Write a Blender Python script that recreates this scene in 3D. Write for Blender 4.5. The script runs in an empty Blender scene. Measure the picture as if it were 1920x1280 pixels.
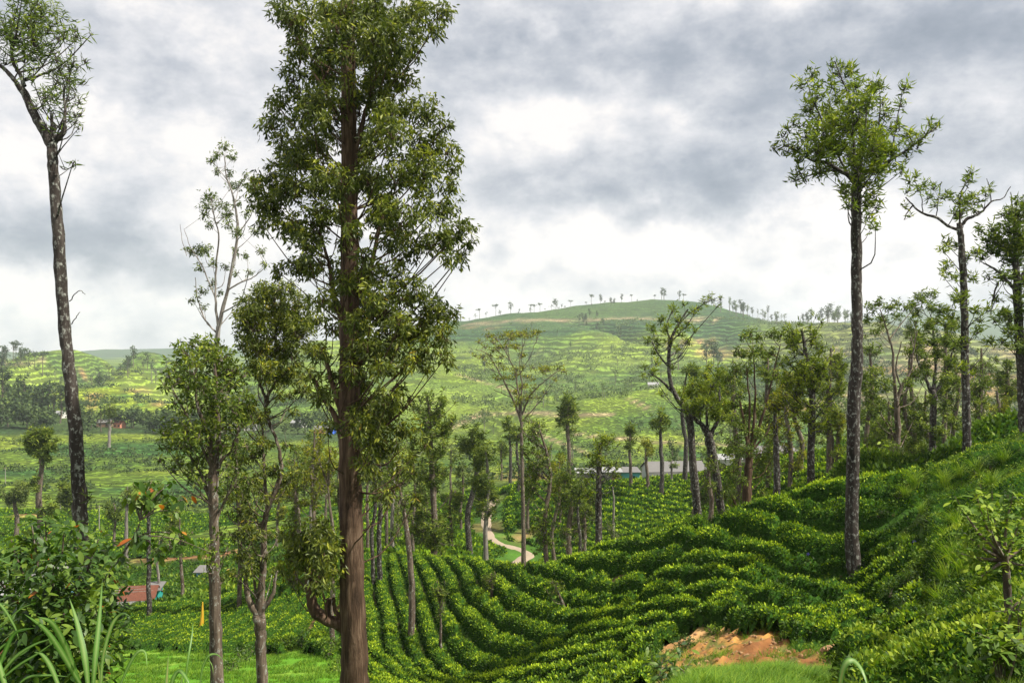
import bpy, math, random
import numpy as np
from mathutils import Vector
RNG = np.random.default_rng(7)
random.seed(7)
SC = bpy.context.scene
COL = SC.collection

# ------------------------------------------------------------------ camera, world, sun, exposure
F = 1600.0                       # focal length in photograph pixels (1920 wide)
cam_d = bpy.data.cameras.new('camera'); cam = bpy.data.objects.new('camera', cam_d); COL.objects.link(cam)
cam_d.sensor_width = 36.0; cam_d.lens = 36.0 * F / 1920.0
cam_d.clip_start = 0.1; cam_d.clip_end = 30000
cam.location = (0, 0, 0); cam.rotation_euler = (math.radians(90), 0, 0)
SC.camera = cam
SC.view_settings.view_transform = 'Standard'; SC.view_settings.look = 'None'
SC.view_settings.exposure = 1.0; SC.view_settings.gamma = 1.0; SC.view_settings.use_curve_mapping = False
SC.cycles.use_denoising = True
SC.cycles.max_bounces = 5; SC.cycles.diffuse_bounces = 3; SC.cycles.glossy_bounces = 2
SC.cycles.transmission_bounces = 3; SC.cycles.volume_bounces = 1; SC.cycles.transparent_max_bounces = 4
SC.cycles.volume_step_rate = 4.0
SC.render.use_persistent_data = False

SUN_EL, SUN_AZ = math.radians(56), math.radians(108)   # azimuth clockwise from +Y (view direction)
sun_d = bpy.data.lights.new('sun', 'SUN'); sun = bpy.data.objects.new('sun', sun_d); COL.objects.link(sun)
sun_d.energy = 4.8; sun_d.angle = math.radians(1.5); sun_d.color = (1.0, 0.95, 0.84)
_sd = Vector((math.sin(SUN_AZ) * math.cos(SUN_EL), math.cos(SUN_AZ) * math.cos(SUN_EL), math.sin(SUN_EL)))
sun.rotation_euler = _sd.to_track_quat('Z', 'Y').to_euler()

class NT:
    """small helper for node trees"""
    def __init__(s, tree): s.t = tree; s.n = tree.nodes; s.l = tree.links
    def new(s, ty, **kw):
        n = s.n.new(ty)
        for k, v in kw.items(): setattr(n, k, v)
        return n
    def put(s, sock, v):
        if v is None: return
        if hasattr(v, 'is_output') or hasattr(v, 'links'): s.l.new(v, sock)
        else: sock.default_value = v
    def m(s, op, a, b=None, c=None, clamp=False):
        n = s.new('ShaderNodeMath', operation=op); n.use_clamp = clamp
        s.put(n.inputs[0], a); s.put(n.inputs[1], b); s.put(n.inputs[2], c)
        return n.outputs[0]
    def vm(s, op, a, b=None):
        n = s.new('ShaderNodeVectorMath', operation=op)
        s.put(n.inputs[0], a); s.put(n.inputs[1], b)
        return n.outputs['Value'] if op in ('DOT_PRODUCT', 'LENGTH', 'DISTANCE') else n.outputs[0]
    def noise(s, vec, scale, detail=4, rough=0.55, dist=0.0, dim='3D'):
        n = s.new('ShaderNodeTexNoise', noise_dimensions=dim)
        s.put(n.inputs['Vector'], vec); n.inputs['Scale'].default_value = scale
        n.inputs['Detail'].default_value = detail; n.inputs['Roughness'].default_value = rough
        n.inputs['Distortion'].default_value = dist
        return n.outputs
    def ramp(s, fac, stops, interp='LINEAR'):
        n = s.new('ShaderNodeValToRGB'); s.put(n.inputs[0], fac)
        cr = n.color_ramp; cr.interpolation = interp
        while len(cr.elements) < len(stops): cr.elements.new(0.5)
        for e, (p, c) in zip(cr.elements, stops):
            e.position = p; e.color = (c[0], c[1], c[2], 1) if not isinstance(c, (int, float)) else (c, c, c, 1)
        return n.outputs[0]
    def mix(s, fac, a, b, mode='MIX'):
        n = s.new('ShaderNodeMix', data_type='RGBA', blend_type=mode)
        s.put(n.inputs[0], fac)
        for sock, v in ((n.inputs[6], a), (n.inputs[7], b)):
            if isinstance(v, tuple) and len(v) == 3: v = (*v, 1)
            s.put(sock, v)
        return n.outputs[2]

world = bpy.data.worlds.new('World'); SC.world = world; world.use_nodes = True
W = NT(world.node_tree); W.n.clear()
geo = W.new('ShaderNodeTexCoord').outputs['Generated']
sep = W.new('ShaderNodeSeparateXYZ'); W.put(sep.inputs[0], geo)
az = W.m('ARCTAN2', sep.outputs[0], sep.outputs[1])
el = W.m('ARCSINE', sep.outputs[2])
# slow warp of the cloud coordinates, so that every bank has a ragged edge
wn = W.noise(geo, 3.2, 6, 0.6)[1]
wn2 = W.noise(geo, 11.0, 5, 0.62)[1]
wo = W.vm('SUBTRACT', wn, (0.5, 0.5, 0.5)); wo2 = W.vm('SUBTRACT', wn2, (0.5, 0.5, 0.5))
sc1 = W.vm('MULTIPLY', wo, (0.26, 0.12, 0.0)); sc2 = W.vm('MULTIPLY', wo2, (0.10, 0.06, 0.0))
comb = W.new('ShaderNodeCombineXYZ'); W.put(comb.inputs[0], az); W.put(comb.inputs[1], el)
av = W.vm('ADD', W.vm('ADD', comb.outputs[0], sc1), sc2)
def skyblob(px, py, rx, ry, amp):
    a = math.atan2(px - 960, F); e = math.atan2((640 - py), math.hypot(F, px - 960))
    d = W.vm('SUBTRACT', av, (a, e, 0)); d = W.vm('MULTIPLY', d, (F / rx, F / ry, 0))
    return W.m('MULTIPLY', W.m('EXPONENT', W.m('MULTIPLY', W.vm('DOT_PRODUCT', d, d), -1.0)), amp)
BLOBS = [(1500, 150, 520, 85, -.26), (1150, 80, 330, 60, -.12), (1850, 280, 260, 60, -.16), (1850, 90, 160, 60, -.04), (1380, 20, 420, 35, .10),
         (1120, 340, 260, 50, -.13), (1420, 330, 260, 55, -.14), (1180, 400, 70, 60, -.10), (330, 130, 330, 70, -.15), (60, 190, 160, 50, -.10),
         (300, 490, 300, 50, -.22), (40, 440, 200, 35, -.12), (640, 90, 260, 90, -.03), (250, 215, 120, 45, .12), (60, 330, 200, 60, .10), (520, 60, 120, 60, .05),
         (930, 220, 110, 50, .16), (1120, 220, 170, 45, .15), (60, 545, 200, 28, .16), (240, 585, 200, 28, .08), (1250, 440, 420, 60, .16), (1050, 520, 300, 50, .12),
         (1500, 480, 260, 60, .10), (1760, 470, 220, 80, .06), (230, 565, 45, 28, -.10), (290, 585, 50, 30, -.09), (1880, 560, 200, 30, -.10), (1600, 560, 220, 26, -.04), (1740, 180, 180, 40, .07), (1700, 240, 120, 30, .05)]
tot = None
for b in BLOBS:
    v = skyblob(*b); tot = v if tot is None else W.m('ADD', tot, v)
gs = W.vm('MULTIPLY', geo, (1.0, 1.0, 1.7))
n1 = W.noise(gs, 2.4, 7, 0.55, 0.0)[0]; n2 = W.noise(gs, 6.0, 9, 0.60, 0.0)[0]
vo = W.new('ShaderNodeTexVoronoi', feature='SMOOTH_F1'); W.put(vo.inputs['Vector'], W.vm('ADD', gs, W.vm('MULTIPLY', wo2, (.22, .22, .22)))); vo.inputs['Scale'].default_value = 7.5; vo.inputs['Detail'].default_value = 1.0; vo.inputs['Roughness'].default_value = .55; vo.inputs['Smoothness'].default_value = .55
nn = W.m('ADD', W.m('MULTIPLY', W.m('SUBTRACT', n1, 0.5), 0.62), W.m('MULTIPLY', W.m('SUBTRACT', n2, 0.5), 1.4))
nn = W.m('ADD', nn, W.m('MULTIPLY', W.m('SUBTRACT', W.noise(gs, 19.0, 5, 0.6)[0], 0.5), 0.55))
nn = W.m('ADD', nn, W.m('MULTIPLY', W.m('SUBTRACT', .42, vo.outputs['Distance']), .26))
lum = W.m('ADD', W.m('ADD', W.m('MULTIPLY', tot, 1.5), nn), 0.86)
cloud = W.ramp(lum, [(0.05, (.136, .157, .188)), (0.34, (.205, .224, .257)), (0.54, (.292, .304, .331)), (0.74, (.400, .400, .415)), (0.92, (.515, .495, .482))])
sky = W.new('ShaderNodeTexSky', sky_type='NISHITA'); sky.sun_disc = False
sky.sun_elevation = SUN_EL; sky.sun_rotation = SUN_AZ
skyc = W.vm('MULTIPLY', sky.outputs[0], (.1, .1, .1))
cover = W.m('ADD', 0.94, W.m('MULTIPLY', n2, 0.05))
final = W.mix(cover, skyc, cloud)
bg = W.new('ShaderNodeBackground'); W.put(bg.inputs[0], final); bg.inputs[1].default_value = 1.0
out = W.new('ShaderNodeOutputWorld'); W.l.new(bg.outputs[0], out.inputs[0])

# ------------------------------------------------------------------ object helpers
def tag(o, label=None, cat=None, group=None, kind=None):
    if label: o['label'] = label
    if cat: o['category'] = cat
    if group: o['group'] = group
    if kind: o['kind'] = kind
    return o
def empty(name, loc, label=None, cat=None, group=None):
    o = bpy.data.objects.new(name, None); COL.objects.link(o); o.location = loc; o.empty_display_size = .3
    return tag(o, label, cat, group)
def copy_tree(o, parent=None):
    c = o.copy(); COL.objects.link(c); c.parent = parent
    for ch in o.children: copy_tree(ch, c)
    return c

class MB:
    """mesh buffer: numpy chunks of vertices, faces (tri or quad), tint and material index"""
    def __init__(s): s.v = []; s.f = []; s.t = []; s.mi = []; s.n = 0; s.sm = []
    def add(s, V, Fc, tint=0.5, mi=0, smooth=False):
        V = np.asarray(V, float).reshape(-1, 3); Fc = np.asarray(Fc, np.int64)
        if len(V) == 0 or len(Fc) == 0: return
        s.v.append(V); s.f.append(Fc + s.n); s.n += len(V)
        s.t.append(np.broadcast_to(np.asarray(tint, float), (len(V),)).copy())
        s.mi.append(np.full(len(Fc), mi)); s.sm.append(np.full(len(Fc), smooth))
    def build(s, name, mats, parent=None, origin=None, link=True):
        me = bpy.data.meshes.new(name)
        if s.n:
            V = np.concatenate(s.v)
            if origin is not None: V = V - np.asarray(origin)
            me.vertices.add(len(V)); me.vertices.foreach_set('co', V.ravel())
            cnt = np.concatenate([np.full(len(f), f.shape[1]) for f in s.f])
            loops = np.concatenate([f.ravel() for f in s.f])
            me.loops.add(len(loops)); me.loops.foreach_set('vertex_index', loops.astype(np.int32))
            st = np.zeros(len(cnt), np.int32); st[1:] = np.cumsum(cnt)[:-1]
            me.polygons.add(len(cnt)); me.polygons.foreach_set('loop_start', st); me.polygons.foreach_set('loop_total', cnt.astype(np.int32))
            me.polygons.foreach_set('material_index', np.concatenate(s.mi).astype(np.int32))
            me.polygons.foreach_set('use_smooth', np.concatenate(s.sm))
            a = me.attributes.new('tint', 'FLOAT', 'POINT'); a.data.foreach_set('value', np.concatenate(s.t).astype(np.float32))
            me.update(calc_edges=True)
        for m in (mats if isinstance(mats, (list, tuple)) else [mats]): me.materials.append(m)
        if not link: return me
        o = bpy.data.objects.new(name, me); COL.objects.link(o)
        if parent is not None: o.parent = parent
        elif origin is not None: o.location = origin
        return o

def norm(a): return a / np.maximum(np.linalg.norm(a, axis=-1, keepdims=True), 1e-9)
def leaves(mb, P, D, L, Wd, tint, mi=0, fold=0.0, rng=RNG, up=None, curl=0.0):
    """pointed leaf faces: P base (n,3), D direction, L length, Wd width"""
    n = len(P)
    if n == 0: return
    D = norm(D); L = np.broadcast_to(L, (n,))[:, None]; Wd = np.broadcast_to(Wd, (n,))[:, None]
    r = rng.normal(size=(n, 3)) if up is None else np.cross(D, np.broadcast_to(up, (n, 3))) + rng.normal(size=(n, 3)) * .25
    S = norm(r - (r * D).sum(1, keepdims=True) * D)
    N = np.cross(D, S)
    mid = P + D * L * .45 + N * L * curl
    V = np.stack([P, mid + S * Wd * .5, P + D * L - N * L * curl * .3, mid - S * Wd * .5], 1)
    I = np.arange(n)[:, None] * 4 + np.array([0, 1, 2, 3])
    mb.add(V.reshape(-1, 3), I, np.repeat(np.broadcast_to(tint, (n,)), 4), mi)

def tube(mb, pts, rad, sides=8, mi=0, tint=0.5, wob=0.0, rng=RNG, cap=True, smooth=True):
    pts = np.asarray(pts, float); rad = np.broadcast_to(np.asarray(rad, float), (len(pts),))
    n = len(pts)
    T = np.zeros_like(pts); T[1:-1] = pts[2:] - pts[:-2]; T[0] = pts[1] - pts[0]; T[-1] = pts[-1] - pts[-2]
    T = norm(T); ref = np.array([0.31, 0.95, 0.05]); A = np.cross(T, ref); bad = np.linalg.norm(A, axis=1) < .2
    A[bad] = np.cross(T[bad], [1., 0, 0]); A = norm(A); B = np.cross(T, A)
    th = np.arange(sides) / sides * 2 * np.pi
    R = rad[:, None] * (1 + wob * rng.normal(size=(n, sides)) * .5)
    V = pts[:, None, :] + R[..., None] * (np.cos(th)[None, :, None] * A[:, None] + np.sin(th)[None, :, None] * B[:, None])
    i = np.arange(n - 1)[:, None] * sides; j = np.arange(sides)[None]; jn = (j + 1) % sides
    Q = np.stack([i + j, i + jn, i + sides + jn, i + sides + j], -1).reshape(-1, 4)
    mb.add(V.reshape(-1, 3), Q, tint, mi, smooth)
    if cap and sides > 4:
        c = V[-1]; m = c.mean(0)
        mb.add(np.vstack([c, m]), [[k, (k + 1) % sides, sides] for k in range(sides)], tint, mi, False)

def spline(pts, n):
    """Catmull-Rom resample of control points (any width) to n rows"""
    P = np.asarray(pts, float)
    if len(P) == 2: t = np.linspace(0, 1, n)[:, None]; return P[0] * (1 - t) + P[1] * t
    Q = np.vstack([2 * P[0] - P[1], P, 2 * P[-1] - P[-2]])
    u = np.linspace(0, len(P) - 1 - 1e-6, n); i = u.astype(int); f = (u - i)[:, None]
    a, b, c, d = Q[i], Q[i + 1], Q[i + 2], Q[i + 3]
    return .5 * ((2 * b) + (c - a) * f + (2 * a - 5 * b + 4 * c - d) * f ** 2 + (3 * b - a - 3 * c + d) * f ** 3)

def box(mb, c, s, rz=0.0, mi=0, tint=.5):
    c = np.asarray(c, float); h = np.asarray(s, float) / 2
    V = np.array([[x, y, z] for z in (-1, 1) for y in (-1, 1) for x in (-1, 1)], float) * h
    ca, sa = math.cos(rz), math.sin(rz)
    V = np.stack([V[:, 0] * ca - V[:, 1] * sa, V[:, 0] * sa + V[:, 1] * ca, V[:, 2]], 1) + c
    mb.add(V, [[0, 2, 3, 1], [4, 5, 7, 6], [0, 1, 5, 4], [2, 6, 7, 3], [0, 4, 6, 2], [1, 3, 7, 5]], tint, mi)

# ------------------------------------------------------------------ numpy noise
_H = np.random.default_rng(3).random((512, 512))
def vnoise(x, y, seed=0):
    x = np.asarray(x, float) + seed * 17.31; y = np.asarray(y, float) + seed * 7.77
    xi = np.floor(x).astype(int); yi = np.floor(y).astype(int); fx = x - xi; fy = y - yi
    fx = fx * fx * (3 - 2 * fx); fy = fy * fy * (3 - 2 * fy)
    g = lambda a, b: _H[a & 511, b & 511]
    return (g(xi, yi) * (1 - fx) + g(xi + 1, yi) * fx) * (1 - fy) + (g(xi, yi + 1) * (1 - fx) + g(xi + 1, yi + 1) * fx) * fy
def fbm(x, y, oct=4, seed=0, gain=.5):
    s = 0; a = 1; t = 0
    for k in range(oct):
        s = s + a * (vnoise(x * 2 ** k, y * 2 ** k, seed + k) - .5); t += a; a *= gain
    return s / t * 2

# ------------------------------------------------------------------ terrain: one height field h(x, y)
# per azimuth column: the same 19 land-form knots (distance, elevation read as a photo row)
KN = {
 -400: [(2.5,1740),(15,1460),(35,1290),(55,1230),(62,1180),(70,1140),(90,1160),(115,1135),(165,1045),(230,950),(330,870),(480,800),(600,740),(750,700),(900,660),(1150,600),(1500,650),(3000,670),(9000,655)],
    0: [(2.5,1740),(15,1460),(36,1290),(55,1225),(62,1185),(70,1150),(90,1160),(115,1140),(165,1045),(230,950),(330,880),(480,812),(600,775),(750,725),(900,680),(1150,636),(1500,680),(3000,675),(9000,655)],
  200: [(2.5,1740),(15,1440),(36,1285),(55,1222),(62,1185),(70,1152),(90,1162),(115,1142),(165,1045),(230,955),(330,880),(480,812),(600,790),(750,738),(900,698),(1150,668),(1500,690),(3000,675),(9000,655)],
  400: [(2.5,1740),(15,1420),(36,1280),(55,1215),(62,1175),(70,1135),(90,1150),(115,1110),(165,1040),(230,960),(330,882),(480,815),(600,790),(800,740),(950,712),(1250,684),(1700,700),(3000,675),(9000,655)],
  550: [(2.5,1740),(15,1420),(34,1285),(50,1215),(60,1150),(70,1085),(90,1090),(115,1065),(165,1010),(230,950),(330,880),(480,818),(620,780),(800,740),(1000,705),(1400,660),(1900,690),(3000,675),(9000,655)],
  700: [(2.5,1740),(15,1420),(30,1320),(44,1240),(57,1140),(74,1050),(92,1062),(115,1030),(160,985),(220,930),(330,875),(480,820),(700,765),(850,735),(1150,690),(1600,632),(2100,670),(3500,668),(9000,655)],
  850: [(2.5,1740),(14,1420),(30,1345),(42,1280),(50,1170),(68,1058),(84,1090),(110,1045),(145,985),(185,935),(320,880),(480,830),(700,770),(850,740),(1200,680),(1700,606),(2200,660),(3500,668),(9000,655)],
 1000: [(2.5,1740),(13,1400),(28,1340),(36,1260),(44,1150),(51,1076),(66,1130),(120,1068),(140,985),(158,914),(240,893),(430,850),(680,756),(850,752),(1250,670),(1750,582),(2300,640),(3500,668),(9000,655)],
 1150: [(2.5,1740),(13,1375),(26,1305),(33,1220),(40,1112),(45,1038),(60,1090),(110,1050),(135,975),(158,908),(240,893),(430,862),(680,741),(850,748),(1250,662),(1800,569),(2400,630),(3500,668),(9000,655)],
 1280: [(2.5,1740),(14,1282),(24,1258),(31,1190),(36.5,1085),(40.5,1002),(56,1040),(100,1030),(132,960),(158,898),(240,892),(430,862),(680,729),(850,736),(1250,655),(1780,564),(2400,630),(3500,668),(9000,655)],
 1450: [(2.5,1740),(14.5,1262),(21,1258),(27.5,1186),(34.5,1062),(38,960),(52,1000),(80,965),(92,915),(106,868),(200,890),(430,852),(660,765),(820,745),(1150,680),(1550,604),(2100,640),(3500,665),(9000,655)],
 1600: [(2.5,1740),(14,1288),(20,1258),(28,1180),(33,1085),(36.5,924),(50,970),(75,915),(88,880),(100,855),(200,880),(430,845),(650,775),(820,740),(1050,682),(1300,618),(1700,640),(3500,655),(9000,650)],
 1750: [(2.5,1740),(11,1310),(17,1232),(24,1130),(30,1010),(36.5,898),(50,930),(72,880),(86,862),(100,848),(200,875),(430,835),(600,795),(750,755),(950,695),(1200,632),(1600,650),(3500,650),(9000,645)],
 1920: [(2.5,1740),(9,1315),(14,1205),(20,1085),(28,952),(38,835),(52,872),(72,855),(86,842),(100,836),(200,870),(430,822),(600,790),(750,750),(950,705),(1200,646),(1600,655),(3500,650),(9000,645)],
 2300: [(2.5,1740),(8,1290),(12,1180),(18,1060),(27,925),(40,800),(54,850),(72,840),(86,832),(100,828),(200,860),(430,815),(600,780),(750,740),(950,700),(1200,650),(1600,655),(3500,650),(9000,645)],
}
CP = np.array(sorted(KN)); KD = np.array([[k[0] for k in KN[p]] for p in CP], float); KY = np.array([[k[1] for k in KN[p]] for p in CP], float)
def pchip(x, y, xq):
    h = np.diff(x); d = np.diff(y, axis=0) / h.reshape(-1, *([1] * (y.ndim - 1)))
    m = np.zeros_like(y); w1 = (2 * h[1:] + h[:-1]).reshape(-1, *([1] * (y.ndim - 1))); w2 = (h[1:] + 2 * h[:-1]).reshape(-1, *([1] * (y.ndim - 1)))
    with np.errstate(divide='ignore', invalid='ignore'):
        mm = (w1 + w2) / (w1 / d[:-1] + w2 / d[1:])
    m[1:-1] = np.where(d[:-1] * d[1:] > 0, mm, 0); m[0] = d[0]; m[-1] = d[-1]
    m = np.nan_to_num(m)
    i = np.clip(np.searchsorted(x, xq, side='right') - 1, 0, len(x) - 2)
    sh = (-1, *([1] * (y.ndim - 1)))
    hh = h[i].reshape(sh); t = ((xq - x[i]) / h[i]).reshape(sh)
    return y[i] * (1 + 2 * t) * (1 - t) ** 2 + hh * m[i] * t * (1 - t) ** 2 + y[i + 1] * t * t * (3 - 2 * t) + hh * m[i + 1] * t * t * (t - 1)
GX = np.arange(-1600, 3601, 10.0)
gxc = np.clip(GX, CP[0], CP[-1])
QD = np.exp(pchip(CP.astype(float), np.log(KD), gxc)); QY = pchip(CP.astype(float), KY, gxc)
LD0, LD1, NLD = math.log(2.5), math.log(9000), 460
GL = np.linspace(LD0, LD1, NLD)
GZ = np.zeros((len(GX), NLD))
for i in range(len(GX)):
    yy = pchip(np.log(QD[i]), QY[i], GL); GZ[i] = (640 - yy) / F * np.exp(GL)
def sstep(a, b, x): t = np.clip((x - a) / (b - a), 0, 1); return t * t * (3 - 2 * t)
def h_base(x, y):
    y = np.maximum(np.asarray(y, float), 2.5); x = np.asarray(x, float)
    u = np.clip((x / y * F + 960 - GX[0]) / 10, 0, len(GX) - 1.001); v = np.clip((np.log(y) - LD0) / (LD1 - LD0) * (NLD - 1), 0, NLD - 1.001)
    i = u.astype(int); j = v.astype(int); a = u - i; b = v - j
    return (GZ[i, j] * (1 - a) + GZ[i + 1, j] * a) * (1 - b) + (GZ[i, j + 1] * (1 - a) + GZ[i + 1, j + 1] * a) * b
def H(x, y):
    x = np.asarray(x, float); y = np.asarray(y, float)
    z = h_base(x, y)
    z = z + .10 * fbm(x / 1.7, y / 1.7, 3, 1) * sstep(6, 12, y) * (1 - .5 * sstep(60, 90, y))
    lp_ = sstep(1150, 1260, PXY(x, y)) * (1 - sstep(1580, 1650, PXY(x, y))) * sstep(8, 11, y) * (1 - sstep(17, 20, y)); z = z + lp_ * (.12 * fbm(x / 1.1, y / 1.1, 3, 68) + .06 * fbm(x / .3, y / .3, 2, 69))
    bk = np.exp(-np.abs((PXY(x, y) - 1400) / 190) ** 4) * sstep(20, 23, y) * (1 - sstep(30, 33, y)); z = z + bk * (.28 * np.abs(fbm(x / .8, y / .8, 4, 66)) + .25 * fbm(x / .35, y / .35, 2, 67))
    z = z + .5 * fbm(x / 14, y / 14, 3, 5) * sstep(45, 90, y)
    far = sstep(420, 750, y); near2 = sstep(180, 320, y)
    z = z + 2.0 * fbm(x / 60, y / 60, 4, 9) * near2
    rid = 1 - np.abs(fbm(x / 210, y / 260, 4, 13)) * 2.2
    z = z + far * (15 * rid - 8 + 7 * fbm(x / 90, y / 90, 4, 21)) * (1 - .55 * sstep(1250, 1500, y))
    z = z + far * sstep(700, 900, y) * (1 - sstep(1250, 1600, y)) * 62 * (.25 - np.exp(-(fbm(x / 230 + 3 + y / 900, y / 900, 2, 99) / .16) ** 2) + .35 * fbm(x / 130, y / 300, 2, 98))
    return z
def PXY(x, y): return np.asarray(x) / np.asarray(y) * F + 960
def at(px, d, py=None):
    """world point: photo column px at distance d, on the ground or at photo row py"""
    x = (px - 960) / F * d
    z = float(H(x, d)) if py is None else (640 - py) / F * d
    return np.array([x, float(d), z])
def DK(k, px): return np.interp(px, GX, QD[:, k])
def pyof(x, y): return 640 - H(x, y) / y * F
def inpoly(px, py, poly):
    px = np.asarray(px); r = np.zeros(px.shape, bool); n = len(poly)
    for i in range(n):
        x1, y1 = poly[i]; x2, y2 = poly[(i + 1) % n]
        c = ((y1 > py) != (y2 > py)); xx = (x2 - x1) * (py - y1) / ((y2 - y1) if y2 != y1 else 1e-9) + x1
        r ^= c & (px < xx)
    return r
# ------------------------------------------------------------------ materials
def newmat(name):
    m = bpy.data.materials.new(name); m.use_nodes = True; T = NT(m.node_tree); T.n.clear(); return m, T
def finish(T, shader, disp=None):
    o = T.new('ShaderNodeOutputMaterial'); T.l.new(shader, o.inputs[0])
def bsdf(T, col, rough=.6, spec=.3, bump=None, bstr=.5, bdist=.05, metal=0.0):
    b = T.new('ShaderNodeBsdfPrincipled'); T.put(b.inputs['Base Color'], col if not (isinstance(col, tuple) and len(col) == 3) else (*col, 1))
    T.put(b.inputs['Roughness'], rough); b.inputs['Specular IOR Level'].default_value = spec; b.inputs['Metallic'].default_value = metal
    if bump is not None:
        n = T.new('ShaderNodeBump'); n.inputs['Strength'].default_value = bstr; n.inputs['Distance'].default_value = bdist
        T.put(n.inputs['Height'], bump); T.l.new(n.outputs[0], b.inputs['Normal'])
    return b.outputs[0]
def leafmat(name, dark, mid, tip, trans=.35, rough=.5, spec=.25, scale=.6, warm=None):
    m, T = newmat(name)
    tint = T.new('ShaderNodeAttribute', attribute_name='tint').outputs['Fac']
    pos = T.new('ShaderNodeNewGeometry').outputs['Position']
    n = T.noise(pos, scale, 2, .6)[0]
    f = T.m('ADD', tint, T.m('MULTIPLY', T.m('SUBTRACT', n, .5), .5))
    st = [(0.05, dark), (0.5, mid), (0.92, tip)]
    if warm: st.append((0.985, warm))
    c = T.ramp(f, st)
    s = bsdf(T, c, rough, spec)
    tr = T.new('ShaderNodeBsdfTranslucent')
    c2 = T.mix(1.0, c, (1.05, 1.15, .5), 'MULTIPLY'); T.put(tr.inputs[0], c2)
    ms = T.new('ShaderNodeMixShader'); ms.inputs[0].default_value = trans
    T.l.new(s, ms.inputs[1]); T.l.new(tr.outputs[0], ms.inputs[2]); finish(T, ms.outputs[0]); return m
M = {}
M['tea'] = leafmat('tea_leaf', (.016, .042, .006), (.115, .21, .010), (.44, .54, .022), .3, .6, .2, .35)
M['tea_far'] = leafmat('tea_leaf_distant', (.022, .060, .008), (.14, .24, .012), (.38, .48, .022), .25, .7, .1, .12)
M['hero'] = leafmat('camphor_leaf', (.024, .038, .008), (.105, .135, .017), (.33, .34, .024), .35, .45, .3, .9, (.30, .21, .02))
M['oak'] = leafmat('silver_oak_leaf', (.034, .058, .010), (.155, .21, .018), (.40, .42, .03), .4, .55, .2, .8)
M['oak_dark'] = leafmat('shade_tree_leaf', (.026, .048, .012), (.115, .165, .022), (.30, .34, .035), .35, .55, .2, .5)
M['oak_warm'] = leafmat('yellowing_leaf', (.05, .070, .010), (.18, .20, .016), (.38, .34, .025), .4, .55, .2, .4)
M['gum'] = leafmat('gum_leaf', (.04, .062, .020), (.11, .15, .034), (.26, .30, .05), .35, .55, .2, .7)
M['farleaf'] = leafmat('distant_leaf', (.022, .042, .018), (.055, .085, .030), (.11, .15, .04), .2, .8, .1, .05)
M['farpale'] = leafmat('distant_pale_leaf', (.06, .09, .035), (.12, .17, .05), (.20, .26, .07), .2, .8, .1, .05)
M['weed'] = leafmat('weed_leaf', (.022, .052, .008), (.10, .175, .014), (.30, .37, .03), .35, .6, .2, .8)
M['shrub'] = leafmat('shrub_leaf', (.014, .040, .008), (.050, .105, .012), (.19, .26, .03), .35, .48, .35, 1.5)
M['red'] = leafmat('orange_leaf', (.20, .045, .008), (.36, .10, .015), (.42, .22, .025), .4, .5, .3, 2.)
M['grass'] = leafmat('grass_blade', (.030, .075, .008), (.11, .22, .014), (.32, .40, .04), .4, .6, .2, 1.2)
M['cane'] = leafmat('cane_blade', (.035, .10, .015), (.085, .19, .03), (.22, .32, .10), .35, .45, .35, 6., (.30, .26, .10))
M['dry'] = leafmat('dry_stalk', (.18, .12, .04), (.32, .22, .07), (.5, .36, .12), .2, .7, .1, 2.)

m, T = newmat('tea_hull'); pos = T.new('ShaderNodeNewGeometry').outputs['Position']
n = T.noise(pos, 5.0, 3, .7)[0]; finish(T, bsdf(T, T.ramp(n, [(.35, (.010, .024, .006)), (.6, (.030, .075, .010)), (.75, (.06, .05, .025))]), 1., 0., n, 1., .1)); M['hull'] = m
def barkmat(name, a, b, c, streak=6.0, lichen=.0, bs=.6):
    m, T = newmat(name)
    pos = T.new('ShaderNodeNewGeometry').outputs['Position']
    v = T.vm('MULTIPLY', pos, (streak * 2, streak * 2, streak * .22)); n = T.noise(v, 1.0, 5, .65, .4)[0]
    n2 = T.noise(pos, 1.3, 4, .6)[0]; n3 = T.noise(T.vm('MULTIPLY', pos, (9., 9., 6.)), 1.0, 4, .7)[0]
    col = T.ramp(T.m('ADD', T.m('MULTIPLY', n, .75), T.m('MULTIPLY', n2, .25)), [(.32, a), (.5, b), (.66, c)])
    if lichen > 0:
        l = T.ramp(n3, [(.60 - lichen * .12, 0.), (.66, 1.)]); col = T.mix(T.m('MULTIPLY', l, .75), col, (.34, .35, .31))
    h = T.m('ADD', n, T.m('MULTIPLY', n3, .3))
    finish(T, bsdf(T, col, .85, .15, h, bs, .06)); return m
M['bark_hero'] = barkmat('red_brown_bark', (.018, .012, .008), (.070, .043, .027), (.165, .112, .075), 5.0, .0, 1.0)
M['bark_oak'] = barkmat('grey_lichen_bark', (.014, .012, .010), (.036, .029, .025), (.080, .067, .058), 2.2, .55, .9)
M['bark_mid'] = barkmat('brown_bark', (.035, .026, .020), (.10, .075, .055), (.20, .16, .12), 3.5, .35, .8)
M['bark_pale'] = barkmat('pale_bark', (.07, .058, .048), (.16, .14, .12), (.28, .255, .225), 2.5, .3, .5)

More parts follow.
